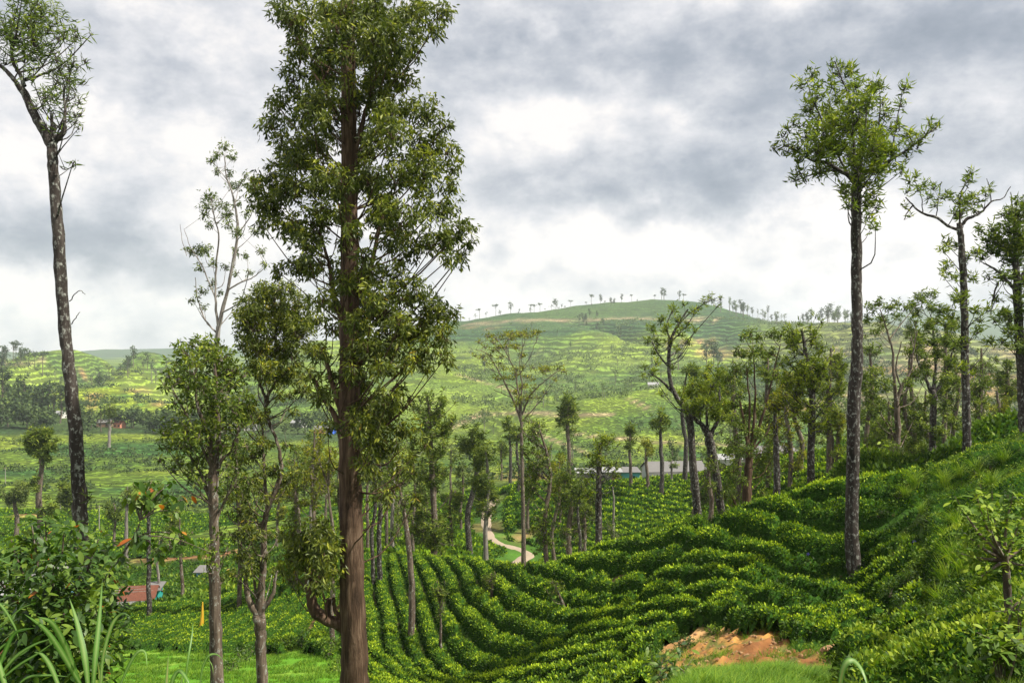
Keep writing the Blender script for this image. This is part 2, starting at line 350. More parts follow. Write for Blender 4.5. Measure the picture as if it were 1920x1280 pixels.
# ground: colours baked per vertex, painted sunlight on the far hills included, plus fine grain
m, T = newmat('ground'); M['ground'] = m
base = T.new('ShaderNodeAttribute', attribute_name='soilcol').outputs['Color']
rowsw = T.new('ShaderNodeAttribute', attribute_name='rows').outputs['Fac']
pos = T.new('ShaderNodeNewGeometry').outputs['Position']
sp = T.new('ShaderNodeSeparateXYZ'); T.put(sp.inputs[0], pos)
nA = T.noise(pos, .035, 4, .6)[0]; nB = T.noise(pos, .30, 5, .65)[0]; nC = T.noise(pos, 3.2, 4, .6)[0]
ph1 = T.m('MULTIPLY', T.m('ADD', sp.outputs[2], T.m('MULTIPLY', nA, 5.0)), 2 * math.pi / 2.1)
l1 = T.m('SINE', T.m('ADD', ph1, T.m('MULTIPLY', nB, 3.0)))
ph2 = T.m('MULTIPLY', T.m('ADD', T.m('ADD', sp.outputs[1], T.m('MULTIPLY', sp.outputs[0], .12)), T.m('MULTIPLY', nA, 90.0)), 2 * math.pi / 7.5)
l2 = T.m('SINE', T.m('ADD', ph2, T.m('MULTIPLY', nB, 3.0)))
nz = T.new('ShaderNodeNewGeometry').outputs['Normal']; sn = T.new('ShaderNodeSeparateXYZ'); T.put(sn.inputs[0], nz)
steep = T.ramp(sn.outputs[2], [(.955, 1.), (.988, 0.)])
ph3 = T.m('MULTIPLY', T.m('ADD', sp.outputs[2], T.m('MULTIPLY', nA, 16.0)), 2 * math.pi / 6.5)
l3 = T.m('SINE', T.m('ADD', ph3, T.m('MULTIPLY', nB, 2.0)))
fw = T.m('MULTIPLY', T.m('SUBTRACT', sp.outputs[1], 550.0), 1 / 350.0, clamp=True)
l1 = T.m('ADD', T.m('MULTIPLY', l1, T.m('SUBTRACT', 1.0, fw)), T.m('MULTIPLY', l3, fw))
ll = T.m('ADD', T.m('MULTIPLY', l1, steep), T.m('MULTIPLY', l2, T.m('SUBTRACT', 1.0, steep)))
lf = T.ramp(T.m('ADD', T.m('MULTIPLY', ll, .5), T.m('MULTIPLY', T.m('SUBTRACT', nB, .5), 1.1)), [(-.0, 0.), (.10, .1), (.5, .75), (.9, 1.)])
shade = T.m('ADD', .32, T.m('MULTIPLY', lf, .86))
k = T.m('SUBTRACT', 1.0, T.m('MULTIPLY', rowsw, T.m('SUBTRACT', 1.0, shade)))
k2 = T.m('MULTIPLY', k, T.m('ADD', .55, T.m('MULTIPLY', nC, .9)))
k3 = T.m('MULTIPLY', k2, T.m('ADD', .6, T.m('MULTIPLY', nB, .8)))
cv = T.new('ShaderNodeCombineXYZ')
for i in range(3): T.put(cv.inputs[i], k3)
gc = T.vm('MULTIPLY', base, cv.outputs[0])
hb = T.m('ADD', T.m('MULTIPLY', lf, .9), T.m('MULTIPLY', nB, 1.0)); hb = T.m('MULTIPLY', hb, rowsw)
hb = T.m('ADD', hb, T.m('MULTIPLY', nC, .12))
finish(T, bsdf(T, gc, .9, .1, hb, .8, .8))

def flat(name, col, rough=.7, var=.25, scale=3., spec=.2, metal=0., bump=.3):
    m, T = newmat(name); pos = T.new('ShaderNodeNewGeometry').outputs['Position']
    n = T.noise(pos, scale, 5, .65)[0]; n2 = T.noise(T.vm('MULTIPLY', pos, (1, 1, .25)), scale * 4, 3, .6)[0]
    f = T.m('ADD', 1 - var, T.m('MULTIPLY', T.m('ADD', n, n2), var))
    cv = T.new('ShaderNodeCombineXYZ')
    for i in range(3): T.put(cv.inputs[i], T.m('MULTIPLY', f, float(col[i])))
    finish(T, bsdf(T, cv.outputs[0], rough, spec, n, bump, .02, metal)); M[name] = m; return m
flat('white_wall', (.50, .485, .45)); flat('cyan_wall', (.10, .34, .36)); flat('blue_wall', (.22, .48, .72)); flat('deep_blue_wall', (.05, .14, .6))
flat('concrete', (.24, .22, .20)); flat('grey_tin', (.13, .125, .12), .7, .4, 2., .2); flat('pale_tin', (.24, .24, .24), .7, .3, 2., .2)
flat('teal_paint', (.03, .26, .24)); flat('orange_wall', (.62, .26, .16)); flat('dark_glass', (.02, .025, .03), .2); flat('tank_black', (.015, .017, .025), .4)
flat('rust_tin', (.12, .045, .028), .85, .8, 2.2); flat('rock', (.26, .155, .08), .9, .4, 5., .1, 0, .8); flat('yellow_cane', (.55, .33, .03), .6, .3, 8.); flat('red_cloth', (.5, .08, .07))
flat('road', (.25, .20, .145), .9, .25, 1.5, .1, 0, .6); flat('flower_violet', (.12, .10, .42)); flat('timber', (.2, .13, .08), .8, .3, 6.)
# ------------------------------------------------------------------ ground sheet
def field_colour(x, y):
    px = PXY(x, y); py = pyof(x, y)
    n1 = fbm(x / 45, y / 45, 4, 31); n2 = fbm(x / 9, y / 9, 4, 37); n3 = fbm(x / 2.2, y / 2.2, 3, 41); nf = fbm(x / 160, y / 160, 4, 47)
    g = np.zeros((*x.shape, 3)); rows = np.zeros(x.shape)
    def put(mask, c):
        mk = np.clip(mask, 0, 1)[..., None]; g[:] = g * (1 - mk) + np.array(c) * mk
    put(np.ones(x.shape), (.050, .115, .014))                      # leafy litter and weeds
    put(sstep(.1, .5, n2) * .6, (.16, .10, .045))                   # earth showing through
    rows[:] = sstep(105, 170, y)
    # valley fields
    v = sstep(160, 220, y)
    put(v, (.13, .205, .022)); put(v * sstep(-.05, .35, n1), (.22, .29, .03)); put(v * sstep(.1, .5, -n1), (.06, .145, .03))
    put(v * sstep(.25, .55, n2) * .5, (.045, .10, .028))
    far = sstep(520, 700, y)
    put(far * .85, (.125, .22, .035)); put(far * sstep(-.1, .25, nf), (.23, .32, .035)); put(far * sstep(.05, .35, -nf), (.05, .115, .035))
    put(far * sstep(.2, .5, -n1) * .7, (.04, .09, .03)); put(far * sstep(.30, .5, n2) * .4, (.30, .33, .10))
    # mountain top darker and bluer, right-hand hills yellower
    top = sstep(1300, 1500, y) * sstep(820, 900, px) * (1 - sstep(1380, 1450, px)); put(top * .8, (.055, .125, .035))
    rt = far * sstep(1380, 1600, px); put(rt * .65, (.24, .25, .09)); put(rt * sstep(.1, .4, n1) * .8, (.33, .24, .13)); put(rt * sstep(.1, .4, -n1) * .7, (.10, .17, .04))
    lt = far * (1 - sstep(330, 480, px)) * sstep(500, 620, y) * (1 - sstep(900, 1050, y)); put(lt * .8, (.33, .42, .03)); put(lt * sstep(.15, .4, n2), (.10, .20, .03))  # left-hand hillside: sunshine painted in as bright yellow-green
    lit = far * np.exp(-((px - 1180) / 150) ** 2 - ((py - 668) / 22) ** 2) + far * np.exp(-((px - 850) / 70) ** 2 - ((py - 742) / 16) ** 2)  # two sun patches on the far slopes, painted into the field colour
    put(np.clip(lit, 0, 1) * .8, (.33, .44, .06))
    # pale earth scars on the far slopes
    for (a, b, w, hh) in ((262, 733, 26, 4), (180, 741, 16, 4), (297, 757, 14, 4), (150, 700, 20, 3), (172, 756, 10, 12), (1480, 765, 60, 5), (1290, 640, 60, 3), (1710, 693, 50, 6), (1860, 730, 60, 12), (1640, 692, 40, 4), (985, 893, 45, 7), (900, 615, 30, 2), (30, 655, 0.1, 1), (226, 800, 8, 4), (55, 965, 30, 7), (1830, 705, 70, 5), (1350, 663, 60, 6)):
        put(np.exp(-np.abs((px - a) / (w + .1)) ** 3 - np.abs((py - b - 2 * n2) / hh) ** 3) * sstep(150, 200, y) * (n3 * .8 + .75), (.50, .28, .13))
    for (x0, y0, x1, y1, w) in ((842, 800, 905, 775, 5), (905, 775, 1150, 778, 2.5), (1150, 820, 1400, 838, 2), (1140, 822, 1060, 812, 2), (870, 612, 960, 600, 1.5), (960, 600, 1250, 598, 1.6), (1250, 598, 1345, 600, 1.5), (0, 686, 110, 672, 2), (280, 980, 340, 984, 2), (1000, 812, 1100, 850, 2.4), (1180, 748, 1280, 800, 1.6), (860, 700, 1000, 745, 1.6), (1500, 640, 1700, 690, 2)):
        t = np.clip(((px - x0) * (x1 - x0) + (py - y0) * (y1 - y0)) / ((x1 - x0) ** 2 + (y1 - y0) ** 2), 0, 1)
        dd = np.hypot(px - x0 - t * (x1 - x0), py - y0 - t * (y1 - y0) - 5 * n1)
        put(np.exp(-(dd / w) ** 2) * sstep(200, 260, y) * .95, (.46, .34, .2))
    # village ground and hedges in the valley
    put(sstep(455, 480, y) * (1 - sstep(560, 600, y)) * (1 - sstep(700, 800, px)) * .8, (.045, .085, .03))
    near = (y < 62).astype(float); put(near * sstep(-.1, .3, n3) * .8, (.060, .045, .022)); put(near * sstep(.2, .5, n2) * .7, (.15, .085, .04))
    # bare orange bank above the near grass, and strips of soil
    nb = n2 * 10 + n3 * 8
    bank = ((px > 1235) & (px < 1580) & (y > 21) & (y < 31)).astype(float) * sstep(1172, 1180, py + nb * .5 + np.abs(px - 1400) * .09)
    put(bank, (.40, .20, .055)); put(bank * sstep(.0, .3, n3), (.20, .085, .03)); put(bank * sstep(.1, .4, -n3), (.46, .26, .11)); n4 = fbm(x / .5, y / .5, 3, 77); put(bank * sstep(.05, .25, n4), (.10, .10, .025)); put(bank * sstep(.1, .35, -n4) * .6, (.16, .07, .03))
    low = ((px > 980) & (px < 1250) & (y > 22) & (y < 34)).astype(float) * sstep(1235, 1260, py + nb); put(low * .85, (.26, .12, .05))
    bk2 = np.exp(-((px - 985) / 34) ** 2 - ((py - 1004) / 12) ** 2) * ((y > 110) & (y < 160)); put(bk2 * sstep(-.2, .3, n3), (.24, .15, .07))
    bk3 = np.exp(-((px - 855) / 26) ** 2 - ((py - 1054) / 7) ** 2) * (y > 70); put(bk3, (.33, .14, .09))
    s1 = np.exp(-np.abs((px - 380) / 130) ** 4 - ((py - 1047 + (px - 300) * .08) / 5) ** 2) * (y > 100); put(s1, (.40, .19, .09))
    s2 = np.exp(-np.abs((px - 1690) / 90) ** 4 - ((py - 1078 + n2 * 30) / 12) ** 2) * (y < 40); put(s2 * .7, (.24, .17, .06))
    # lawn-like grass lower left and on the near lip
    gl = ((px > 150) & (px < 680) & (y > 30) & (y < 56.5)).astype(float) * sstep(1212, 1222, py + n2 * 6); put(gl, (.08, .20, .012)); put(gl * sstep(.0, .4, n3), (.17, .27, .03)); put(gl * sstep(.0, .4, n2), (.04, .11, .010))
    lip = ((px > 1180) & (px < 1620) & (y > 9) & (y < 20)).astype(float); put(lip, (.05, .10, .012))
    put(((y < 30) & (px > 1560)).astype(float) * .5, (.10, .17, .025))
    rows *= 1 - bk2
    return g, rows
def make_ground():
    us = np.arange(-900, 2901, 11.0); ds = np.exp(np.linspace(math.log(2.5), math.log(5200), 520))
    U, D = np.meshgrid(us, ds, indexing='ij'); X = (U - 960) / F * D; Z = H(X, D)
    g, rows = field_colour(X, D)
    nu, nd = U.shape
    V = np.stack([X, D, Z], -1).reshape(-1, 3)
    i = np.arange(nu - 1)[:, None] * nd; j = np.arange(nd - 1)[None]
    Q = np.stack([i + j, i + nd + j, i + nd + j + 1, i + j + 1], -1).reshape(-1, 4)
    mb = MB(); mb.add(V, Q, 0.5, 0, True)
    # the ground carries on behind the camera
    o = mb.build('ground', M['ground'])
    me = o.data
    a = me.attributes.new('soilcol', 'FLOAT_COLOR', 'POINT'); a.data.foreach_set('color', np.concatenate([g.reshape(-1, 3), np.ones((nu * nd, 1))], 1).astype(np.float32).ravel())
    a = me.attributes.new('rows', 'FLOAT', 'POINT'); a.data.foreach_set('value', rows.ravel().astype(np.float32))
    tag(o, kind='structure')
make_ground()
mb = MB()
xx, yy = np.meshgrid(np.linspace(-60, 60, 40), np.linspace(-60, 3.2, 24), indexing='ij')
zz = -1.78 + .25 * fbm(xx / 5, yy / 5, 3, 3) * sstep(4, -4, yy)
V = np.stack([xx, yy, zz - .05 - .06 * np.maximum(np.abs(xx) - 3, 0) * 0], -1).reshape(-1, 3)
i = np.arange(39)[:, None] * 24; j = np.arange(23)[None]
mb.add(V, np.stack([i + j, i + 24 + j, i + 25 + j, i + j + 1], -1).reshape(-1, 4), .5, 0, True)
o = mb.build('terrain', M['ground']); tag(o, kind='structure')
nV = len(V); a = o.data.attributes.new('soilcol', 'FLOAT_COLOR', 'POINT'); a.data.foreach_set('color', np.tile([.06, .13, .02, 1], nV).astype(np.float32))

# distant blue ranges beyond the valley
def range_hill(pts, d, thick, seed):
    pts = np.array(pts, float); px = np.arange(pts[0, 0], pts[-1, 0] + 1, 10.); top = np.interp(px, pts[:, 0], pts[:, 1]) + 3 * fbm(px / 60, px * 0 + seed, 4, seed)
    x = (px - 960) / F * d; zt = (640 - top) / F * d; rows_ = []
    for t, q in ((-1, 0), (-.6, .45), (-.25, .85), (0, 1), (.4, .8), (1, 0)):
        rows_.append(np.stack([x, np.full_like(x, d + t * thick) + 60 * fbm(x / 300, x * 0 + t * 9, 3, seed), -180 + (zt + 180) * q], 1))
    V = np.stack(rows_, 1); n = len(px); i = np.arange(n - 1)[:, None] * 6; j = np.arange(5)[None]
    mb = MB(); mb.add(V.reshape(-1, 3), np.stack([i + j, i + 6 + j, i + 7 + j, i + j + 1], -1).reshape(-1, 4), .5, 0, True)
    o = mb.build('hills', M['range']); tag(o, kind='structure')
flat('range', (.04, .07, .035), .9, .3, .01, .05, 0, .2)
range_hill([(1380, 640), (1560, 606), (1660, 590), (1740, 578), (1830, 583), (1960, 572), (2300, 585)], 4300, 700, 3)
range_hill([(1500, 640), (1700, 618), (1800, 606), (1900, 613), (2000, 600), (2300, 610)], 3300, 500, 5)
range_hill([(-600, 640), (100, 662), (190, 655), (300, 655), (420, 650), (520, 668)], 4000, 700, 7)
range_hill([(480, 665), (700, 640), (800, 615), (850, 600), (900, 607), (1000, 640)], 2700, 500, 9)
# ------------------------------------------------------------------ tea: canopies built over the height field, row by row
S_LINE = np.array([(50, 19), (30, 30), (20, 34.6), (14.2, 38), (11.2, 42.5), (9, 49), (6.5, 62), (3, 80), (-6, 110)], float)
def dist_line(x, y, L):
    best = np.full(np.shape(x), 1e9)
    for (a, b), (c, d) in zip(L[:-1], L[1:]):
        t = np.clip(((x - a) * (c - a) + (y - b) * (d - b)) / ((c - a) ** 2 + (d - b) ** 2), 0, 1)
        best = np.minimum(best, np.hypot(x - a - t * (c - a), y - b - t * (d - b)))
    return best
def canopy(x0, x1, y0, y1, res, mask, phi, hgt, fill=.80, gapn=None):
    """heights of hedge canopy on a grid; returns grid arrays"""
    X, Y = np.meshgrid(np.arange(x0, x1, res), np.arange(y0, y1, res), indexing='ij')
    mk = mask(X, Y)
    for _ in range(3):
        q = np.pad(mk, 1, mode='edge'); mk = (q[:-2, 1:-1] + q[2:, 1:-1] + q[1:-1, :-2] + q[1:-1, 2:] + q[1:-1, 1:-1] * 2) / 6
    mk = sstep(.45, 1.0, mk); ph = phi(X, Y) + .05 * fbm(X / 1.6, Y / 1.6, 2, 61)
    fr = ph - np.floor(ph); prof = 1 - np.abs(fr * 2 - 1)
    e = sstep(1 - fill, 1 - fill + .28, prof)
    q_ = hgt / 1.0
    lump = .32 + 1.12 * vnoise(X / (.62 * q_), Y / (.62 * q_), 71) + .34 * (vnoise(X / (.26 * q_), Y / (.26 * q_), 73) - .5)
    h = hgt * e * lump; h = np.where(h > .80 * hgt, .80 * hgt + (h - .80 * hgt) * .25, h)     # plucked flat on top
    if gapn is not None: h = h * gapn(X, Y)
    h = h * mk
    return X, Y, ph, h, mk
def canopy_mesh(X, Y, ph, h, sel, mb, base=None):
    Z = (H(X, Y) if base is None else base) + h - .12
    nx, ny = X.shape
    idx = np.argwhere(sel)
    if len(idx) == 0: return None
    i, j = idx[:, 0], idx[:, 1]; k = i * ny + j
    Q = np.stack([k, k + ny, k + ny + 1, k + 1], 1)
    u, inv = np.unique(Q, return_inverse=True)
    V = np.stack([X.ravel()[u], Y.ravel()[u], Z.ravel()[u]], 1)
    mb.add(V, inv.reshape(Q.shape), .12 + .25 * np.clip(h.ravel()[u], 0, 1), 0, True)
def canopy_leaves(X, Y, h, sel, mb, dens, L, Wd, rng, Zb, tmax=1.0, H0=.9):
    res = X[1, 0] - X[0, 0]
    Zt = Zb + h; gx = (Zt[1:, :-1] - Zt[:-1, :-1]) / res; gy = (Zt[:-1, 1:] - Zt[:-1, :-1]) / res
    area = np.minimum(np.sqrt(1 + gx ** 2 + gy ** 2), 4.5) * res * res
    I = np.argwhere(sel); a = area[I[:, 0], I[:, 1]]; hh = h[I[:, 0], I[:, 1]]
    dn = dens(Y[I[:, 0], I[:, 1]]) if callable(dens) else dens
    n = rng.poisson(a * dn * np.clip(hh / .3, .25, 1)); R = np.repeat(np.arange(len(I)), n); i, j = I[R, 0], I[R, 1]
    m = len(R); fx, fy = rng.random(m), rng.random(m)
    x = X[i, j] + fx * res; y = Y[i, j] + fy * res
    z = Zt[i, j] * (1 - fx) * (1 - fy) + Zt[i + 1, j] * fx * (1 - fy) + Zt[i, j + 1] * (1 - fx) * fy + Zt[i + 1, j + 1] * fx * fy
    N = norm(np.stack([-gx[i, j], -gy[i, j], np.ones(m)], 1))
    D = N * .75 + rng.normal(size=(m, 3)) * .55; D[:, 2] = D[:, 2] + .25
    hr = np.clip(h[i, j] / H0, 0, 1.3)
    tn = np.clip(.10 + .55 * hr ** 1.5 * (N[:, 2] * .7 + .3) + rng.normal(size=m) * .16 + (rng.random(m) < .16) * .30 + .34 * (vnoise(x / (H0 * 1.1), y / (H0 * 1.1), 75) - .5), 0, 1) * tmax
    P = np.stack([x, y, z - .10], 1) + rng.normal(size=(m, 3)) * .045 * max(H0, .5); s = .7 + .6 * rng.random(m)
    leaves(mb, P, D, L * s, Wd * s, tn, 1, rng=rng)
    return m

rt = np.random.default_rng(11)
def near_mask(X, Y):
    px = PXY(X, Y); py = pyof(X, Y) + 5 * fbm(X / 2, Y / 2, 2, 81)
    k5 = DK(5, px); lo = np.interp(px, [150, 640, 690, 1180, 1235, 1300, 1470, 1560, 1600, 1720, 1760], [1220, 1228, 1500, 1500, 1226, 1180, 1202, 1238, 1258, 1262, 1240]) + 9 * fbm(X / .9, Y / .9, 2, 82)
    m = (py < lo) & (Y < k5 + 2.5) & (Y > 20) & (px > 150) & (px < 1735 + 14 * fbm(X / 3, Y / 3, 2, 83))
    return m.astype(float)
def near_phi(X, Y):
    d = dist_line(X, Y, S_LINE)
    w = sstep(-8, -22, X)
    return (d + w * .5 * (Y - 62) + .25 * fbm(X / 7, Y / 7, 2, 85)) / 1.08
def near_gap(X, Y):
    px = PXY(X, Y); g = np.ones(X.shape)
    t = sstep(1380, 1500, px) * sstep(1060, 1090, pyof(X, Y))     # thin, broken rows low on the right
    g = g * (1 - t * .9 * sstep(.42, .62, vnoise(X / 1.5, Y / 1.2, 87)))
    g = g * (1 - .9 * sstep(.80, .90, vnoise(X / 2.1, Y / 2.1, 89)) * sstep(-2, 4, X))
    g = g * (1 - .8 * np.exp(-((px - 1690) / 50) ** 2 - ((pyof(X, Y) - 985) / 60) ** 2))
    return g
X, Y, ph, h, mk = canopy(-37, 22, 21, 79, .16, near_mask, near_phi, .90, .76, near_gap)
Zb = H(X, Y); rid = np.floor(ph).astype(int)
cell = (mk[:-1, :-1] > 0) & (h[:-1, :-1] + h[1:, :-1] + h[:-1, 1:] + h[1:, 1:] > .12)
NROW = 0
ORD = ['topmost', 'second', 'third', 'fourth', 'fifth', 'sixth', 'seventh', 'eighth', 'ninth', 'tenth', 'eleventh', 'twelfth', 'thirteenth', 'fourteenth', 'fifteenth', 'sixteenth', 'seventeenth', 'eighteenth', 'nineteenth', 'twentieth']
ORD += ['twenty-' + q for q in ('first', 'second', 'third', 'fourth', 'fifth', 'sixth', 'seventh', 'eighth', 'ninth')] + ['thirtieth'] + ['thirty-' + q for q in ('first', 'second', 'third', 'fourth', 'fifth', 'sixth', 'seventh', 'eighth', 'ninth')] + ['fortieth'] + ['forty-' + q for q in ('first', 'second', 'third', 'fourth', 'fifth', 'sixth', 'seventh', 'eighth', 'ninth')]
for r in range(rid[:-1, :-1][cell].min(), rid[:-1, :-1][cell].max() + 1):
    sel = cell & (rid[:-1, :-1] == r)
    if sel.sum() < 60: continue
    mb = MB(); canopy_mesh(X, Y, ph, h, sel, mb, Zb)
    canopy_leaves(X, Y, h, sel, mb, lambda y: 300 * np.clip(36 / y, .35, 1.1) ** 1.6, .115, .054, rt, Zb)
    xs = X[:-1, :-1][sel]; ys = Y[:-1, :-1][sel]; org = (float(xs.mean()), float(ys.mean()), float(Zb[:-1, :-1][sel].min()))
    o = mb.build('tea_hedge', [M['hull'], M['tea']], origin=org)
    tag(o, ORD[NROW] + ' tea hedge counted down the near spur from its crest line', 'tea hedge', 'tea hedges on the near spur')
    NROW += 1

# second belt: the tea slope across the road, the ridge at right and the strips in the left valley (rows too many and too small to single out)
def belt(name, label, x0, x1, y0, y1, res, mask, phi, hgt, dens, L, Wd, mat='tea_far', cat='tea field', tmax=1., gap=None, fill=.68):
    X, Y, ph, h, mk = canopy(x0, x1, y0, y1, res, mask, phi, hgt, fill, gap)
    Zb = H(X, Y); cell = (mk[:-1, :-1] > 0) & (h[:-1, :-1] + h[1:, :-1] + h[:-1, 1:] + h[1:, 1:] > .1)
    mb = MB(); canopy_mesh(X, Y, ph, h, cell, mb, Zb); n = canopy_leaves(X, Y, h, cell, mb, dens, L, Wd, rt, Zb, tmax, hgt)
    o = mb.build(name, [M['hull'], M[mat]]); tag(o, label, cat, kind='stuff'); return o
ROAD = [(437, 1098, 0), (928, 938, 0)]
road_px = [(927, 938), (915, 960), (913, 985), (918, 1008), (940, 1020), (970, 1028), (990, 1040), (975, 1052), (935, 1066), (900, 1078)]
def groundhit(px, py, d0, d1):
    ds = np.linspace(d0, d1, 400); x = (px - 960) / F * ds; v = 640 - H(x, ds) / ds * F
    k = np.argmin(np.abs(v - py)); return np.array([x[k], ds[k]])
rp = np.array([groundhit(a, b, 108, 172) for a, b in road_px])
rp = spline(rp, 90)
def road_dist(X, Y): return dist_line(X, Y, rp[::4])
def mid_mask(X, Y):
    px = PXY(X, Y); k7, k9 = DK(7, px), DK(9, px)
    m = (px > 905) & (px < 1700) & (Y > k7 - 14) & (Y < k9 + 4) & (road_dist(X, Y) > 2.6)
    m &= ~((px < 1035) & (np.exp(-((px - 985) / 34) ** 2 - ((pyof(X, Y) - 1004) / 12) ** 2) > .4))
    return m.astype(float)
belt('tea_field', 'bright green tea slope in rows between the winding road and the white houses', -8, 46, 60, 168, .34, mid_mask,
     lambda X, Y: (dist_line(X, Y, np.array([(70., 120.), (30., 175.), (-10., 190.)])) + 1.0 * fbm(X / 16, Y / 16, 2, 91)) / 2.1, 1.1, lambda y: 20 * np.clip(110 / y, .5, 1.4), .42, .24)
def left_mask(X, Y):
    px = PXY(X, Y); py = pyof(X, Y)
    a = (px > -60) & (px < 700) & (Y > 150) & (Y < 225) & (vnoise(X / 14, Y / 14, 93) > .22)
    b = (px > 600) & (px < 925) & (Y > 74) & (Y < 190) & (road_dist(X, Y) > 2.6)
    c = (px > 405) & (px <= 640) & (Y > 76) & (Y < 125)
    return (a | b | c).astype(float)
belt('tea_field', 'patchwork of darker tea strips on the valley side at left, below the bare valley floor', -140, -2, 74, 226, .5, left_mask,
     lambda X, Y: (Y * .9 + .25 * X + 5 * fbm(X / 40, Y / 40, 2, 95)) / 2.6, 1.0, lambda y: 10 * np.clip(140 / y, .5, 1.5), .55, .3, 'tea_far', tmax=.8)
# ------------------------------------------------------------------ trees
ST = {  # leaf length, width, leaves per m2 of blob, droop, tuft size, tufts, rosette
 'hero': dict(L=.165, W=.050, den=360, droop=.9, tuft=.20, nt=34, mat='hero', spread=.86),
 'gum':  dict(L=.20, W=.06, den=170, droop=.7, tuft=.26, nt=22, mat='gum'),
 'bush': dict(L=.19, W=.07, den=150, droop=.4, tuft=.26, nt=26, mat='oak_dark'),
 'oak':  dict(L=.30, W=.065, den=120, droop=-.35, tuft=.10, nt=30, mat='oak', ros=1),
 'oakd': dict(L=.32, W=.075, den=120, droop=-.2, tuft=.12, nt=26, mat='oak_dark', ros=1),
 'warm': dict(L=.26, W=.08, den=110, droop=.1, tuft=.22, nt=22, mat='oak_warm'),
 'fern': dict(L=.34, W=.05, den=105, droop=.05, tuft=.12, nt=22, mat='oak_dark', ros=1),
 'flat': dict(L=.34, W=.10, den=75, droop=.0, tuft=.30, nt=18, mat='oak_warm'),
}
def blob_leaves(mb, tw, c, r, st, rng, k=1.0, Lk=1.0, twr=.008, squash=(1, 1, 1), tw_on=True):
    """fill one foliage mass: shoots from its heart to tufts of leaves"""
    nt = max(5, int(st['nt'] * (0.6 + .5 * rng.random())))
    dirs = norm(rng.normal(size=(nt, 3))); sp_ = st.get('spread', 1.0); rr = r * sp_ * (.25 + .95 * rng.random(nt) ** .75)
    T = c + dirs * rr[:, None] * np.array(squash)
    n = int(st['den'] * k * math.pi * r * r)
    if n < 8: n = 8
    tn0 = rng.normal(size=nt) * .13
    w = rng.random(nt) + .3; idx = rng.choice(nt, n, p=w / w.sum())
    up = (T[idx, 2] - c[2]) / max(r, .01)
    if st.get('ros'):
        P = T[idx] + rng.normal(size=(n, 3)) * st['tuft'] * np.array([.6, .6, 1.6]) * max(r, .5)
        D = norm(rng.normal(size=(n, 3)) * np.array([1, 1, .7])) + np.array([0, 0, -st['droop']])
    else:
        P = T[idx] + rng.normal(size=(n, 3)) * st['tuft'] * r * .9
        D = norm(rng.normal(size=(n, 3))) + (dirs[idx] * .4) + np.array([0, 0, -st['droop']])
    s = (.65 + .6 * rng.random(n)) * Lk
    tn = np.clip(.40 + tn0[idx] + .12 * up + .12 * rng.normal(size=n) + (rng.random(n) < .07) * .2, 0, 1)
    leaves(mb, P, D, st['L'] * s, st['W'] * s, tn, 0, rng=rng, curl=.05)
    if tw_on:
        for q in rng.choice(nt, min(nt, 7 if Lk < 1.6 else 3), replace=False):
            a = c - np.array([0, 0, r * .5]); e = T[q]; m = (a + e) / 2 + rng.normal(size=3) * r * .12
            tube(tw, [a, m, e], [twr * 1.6, twr, twr * .4], 3, smooth=False)
def limb_pts(pts, d, n=None, dy=0.0, rng=RNG, wig=.0):
    """pts [(px,py,width_px[,dy])] -> world points and radii"""
    A = np.array([[p[0], p[1], p[2], (p[3] if len(p) > 3 else 0)] for p in pts], float)
    n = n or max(6, 4 * len(pts)); A = spline(A, n)
    y = d + dy + A[:, 3]
    P = np.stack([(A[:, 0] - 960) / F * d, y, (640 - A[:, 1]) / F * d], 1)
    if wig: P[1:-1] += rng.normal(size=(n - 2, 3)) * wig * np.array([1, 1, 0])
    return P, np.maximum(A[:, 2], .5) / 2 / F * d
